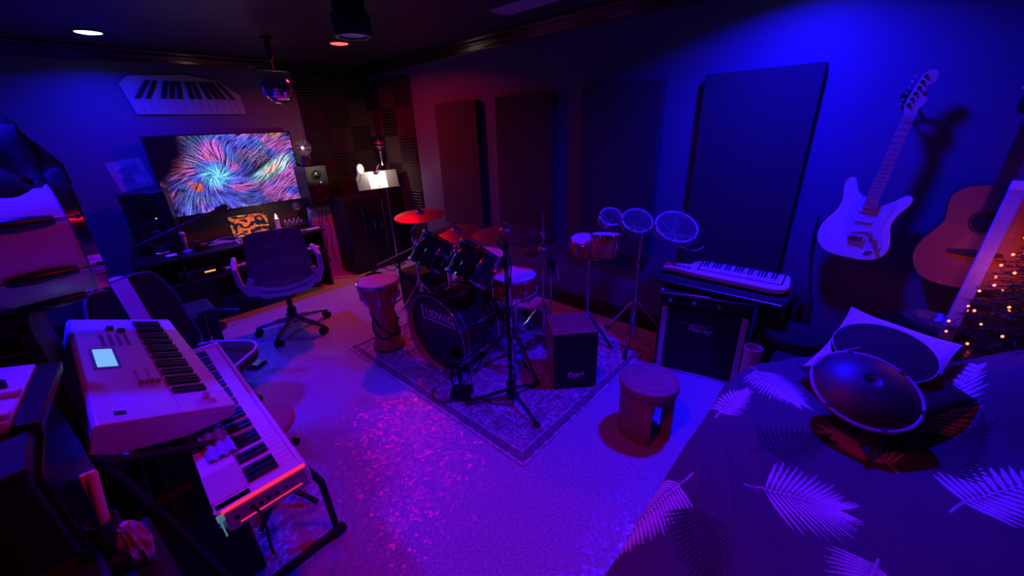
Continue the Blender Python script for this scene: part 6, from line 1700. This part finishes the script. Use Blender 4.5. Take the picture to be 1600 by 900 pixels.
# drum on a dark rack at the far left
t = thing('equipment_rack', 'tall black equipment rack at the left edge carrying the white drum', 'rack', (-0.44, 1.98, 0))
MB().box((-0.26, -0.22, 0.0), (-0.23, 0.22, 1.065)).box((0.20, -0.22, 0.0), (0.23, 0.22, 1.065)).box((-0.26, -0.22, 1.04), (0.23, 0.22, 1.065)).box((-0.26, 0.20, 0.0), (0.23, 0.22, 1.065)).box((-0.26, -0.22, 0.0), (0.23, 0.22, 0.04)).build('frame', M_black, t, bevel=0.003)
for i, z in enumerate((0.06, 0.25, 0.44, 0.63, 0.83)):
    MB().box((-0.225, -0.215, z), (0.195, 0.15, z + 0.16)).build('unit', M_blackplastic, t, bevel=0.004)
t = thing('marching_drum', 'large pale drum on its side with dark lugs at the left edge', 'drum', (-0.25, 1.96, 1.066))
R = 0.195
drum(t, (-0.035, 1.96, 1.066 + R + 0.012), (1, 0.13, 0.0), R, 0.25, mat('white_drum_wrap', (0.72, 0.68, 0.70), 0.32), 8, bot=M_head, xhint=(0, -1, 0), hoop_w=0.03, lugk=1.5, lug_mat=mat('dark_chrome', (0.07, 0.06, 0.08), 0.35, 0.9))
t = thing('dark_cloth_heap', 'crumpled dark cloth heaped over the top of the large drum at the left edge', 'cloth', (-0.20, 1.95, 1.515))
def heap(u, v):
    x_ = (u - 0.5) * 0.40; y_ = (v - 0.5) * 0.30
    z_ = 0.10 * math.sin(u * 5.2 + 1) * math.sin(v * 4 + 1.2) + 0.022 * math.sin(u * 19 + v * 7) + 0.02 * math.cos(v * 21 - u * 5) + 0.09 * (1 - (2 * u - 1) ** 2) - 0.30 * (v - 0.5) ** 2 * 2 - 0.03 * (u > 0.85)
    return (x_, y_, z_)
shell_grid(heap, 26, 20, 0.008).build('cloth', M_dark, t)

# nearest left corner: cabinet with control box, sticks and pink wrap
t = thing('near_cabinet', 'near black stepped cabinet filling the lower left corner of the view', 'cabinet', (-0.4, 1.2, 0))
MB().box((-0.22, -0.10, 0), (0.17, 0.42, 0.955)).build('body', M_black, t, bevel=0.006)
MB().box((-0.225, -0.105, 0.956), (0.175, 0.425, 0.975)).build('top_board', M_blackplastic, t, bevel=0.004)
MB().box((-0.22, -0.36, 0), (0.285, -0.102, 0.735)).build('low_shelf', M_black, t, bevel=0.006)
MB().box((0.1705, -0.08, 0.03), (0.182, 0.40, 0.93)).build('side_door', M_blackgloss, t, bevel=0.003)
t = thing('small_controller', 'small pale control box with knobs and raised end bars at the lower left edge', 'controller', (-0.30, 1.40, 1.02))
CM = Matrix.Rotation(math.radians(-6), 4, 'Z') @ Matrix.Rotation(math.radians(14), 4, 'Y')
M_ctl = mat('pale_controller_shell', (0.62, 0.5, 0.58), 0.5)
MB().box((-0.10, -0.12, -0.03), (0.07, 0.20, 0.0), CM).build('case', M_ctl, t, bevel=0.005)
for yy in (-0.115, 0.0):
    MB().box((-0.10, yy, 0.0), (0.07, yy + 0.02, 0.016), CM).build('raised_bar', M_ctl, t, bevel=0.004)
for xx, yy in ((0.03, -0.05), (-0.01, -0.06), (-0.05, -0.05), (0.03, 0.07), (-0.02, 0.08)):
    MB().cyl((xx, yy, 0), (xx, yy, 0.016), 0.011, 0.009, seg=16, M=CM).build('knob', M_blackplastic, t)
MB().ball((-0.07, -0.085, 0.018), 0.016, 16, M=CM).build('glass_knob', M_glass, t)
MB().box((0.071, -0.13, -0.04), (0.115, 0.22, -0.008), CM).build('black_edge', M_blackplastic, t, bevel=0.004)
MB().box((-0.06, -0.08, -0.044), (0.05, 0.12, -0.02)).build('riser', M_black, t, bevel=0.003)
t = thing('stick_bag', 'dark upright pouch holding drumsticks on the near black cabinet', 'pouch', (-0.172, 1.04, 0.7355))
MB().lathe([(0, 0), (0.024, 0), (0.026, 0.05), (0.026, 0.09), (0.023, 0.09), (0.023, 0.01), (0, 0.01)], Matrix.Diagonal((1, 0.8, 1, 1)), 28).build('pouch', M_dark, t)
DS = (((-0.180, 1.035, 0.748), (-0.150, 1.052, 0.935), 'drumstick with rounded pale butt standing in the dark pouch, right one of the pair'), ((-0.170, 1.045, 0.748), (-0.163, 1.062, 0.93), 'drumstick with reddish butt standing in the dark pouch, left one of the pair'))
for a, c, lb in DS:
    a, c = Vector(a), Vector(c); d = (c - a).normalized(); L_ = (c - a).length
    o = MB().lathe([(0, 0), (0.004, 0.002), (0.005, 0.02), (0.0088, 0.06), (0.0088, L_ - 0.006), (0.0065, L_ - 0.001), (0, L_)], frame((0, 0, 0), d), 16).build('drumstick', mat('hickory', (0.85, 0.62, 0.36), 0.35))
    o.location = a
    tag(o, lb, 'drumstick', 'drumsticks in the pouch')
t = thing('pink_wrap', 'crinkled shiny pink bag hanging on the near black cabinet', 'bag', (-0.135, 0.955, 0.7355))
def wrap(u, v):
    a = 2 * PI * u; r = 0.022 * math.sin(PI * (0.06 + 0.9 * v)) ** 0.7 * (1 + 0.18 * math.sin(5 * a + 9 * v) + 0.12 * math.sin(11 * a - 5 * v))
    return (r * math.cos(a), r * math.sin(a), 0.115 * (1 - v) + 0.0)
b = MB(); NU, NV = 36, 26
vs = [wrap(i / NU, j / NV) for i in range(NU) for j in range(NV + 1)]
fs = [(i * (NV + 1) + j, ((i + 1) % NU) * (NV + 1) + j, ((i + 1) % NU) * (NV + 1) + j + 1, i * (NV + 1) + j + 1) for i in range(NU) for j in range(NV)]
fs += [tuple(i * (NV + 1) for i in range(NU)), tuple(i * (NV + 1) + NV for i in range(NU))]
b.add(vs, fs).build('bag', mat('pink_foil', (0.75, 0.15, 0.35), 0.25, 0.4), t)
MB().cyl((0, 0, 0.095), (0, 0, 0.108), 0.013).build('tie', mat('blue_tie', (0.2, 0.2, 0.9), 0.4), t)
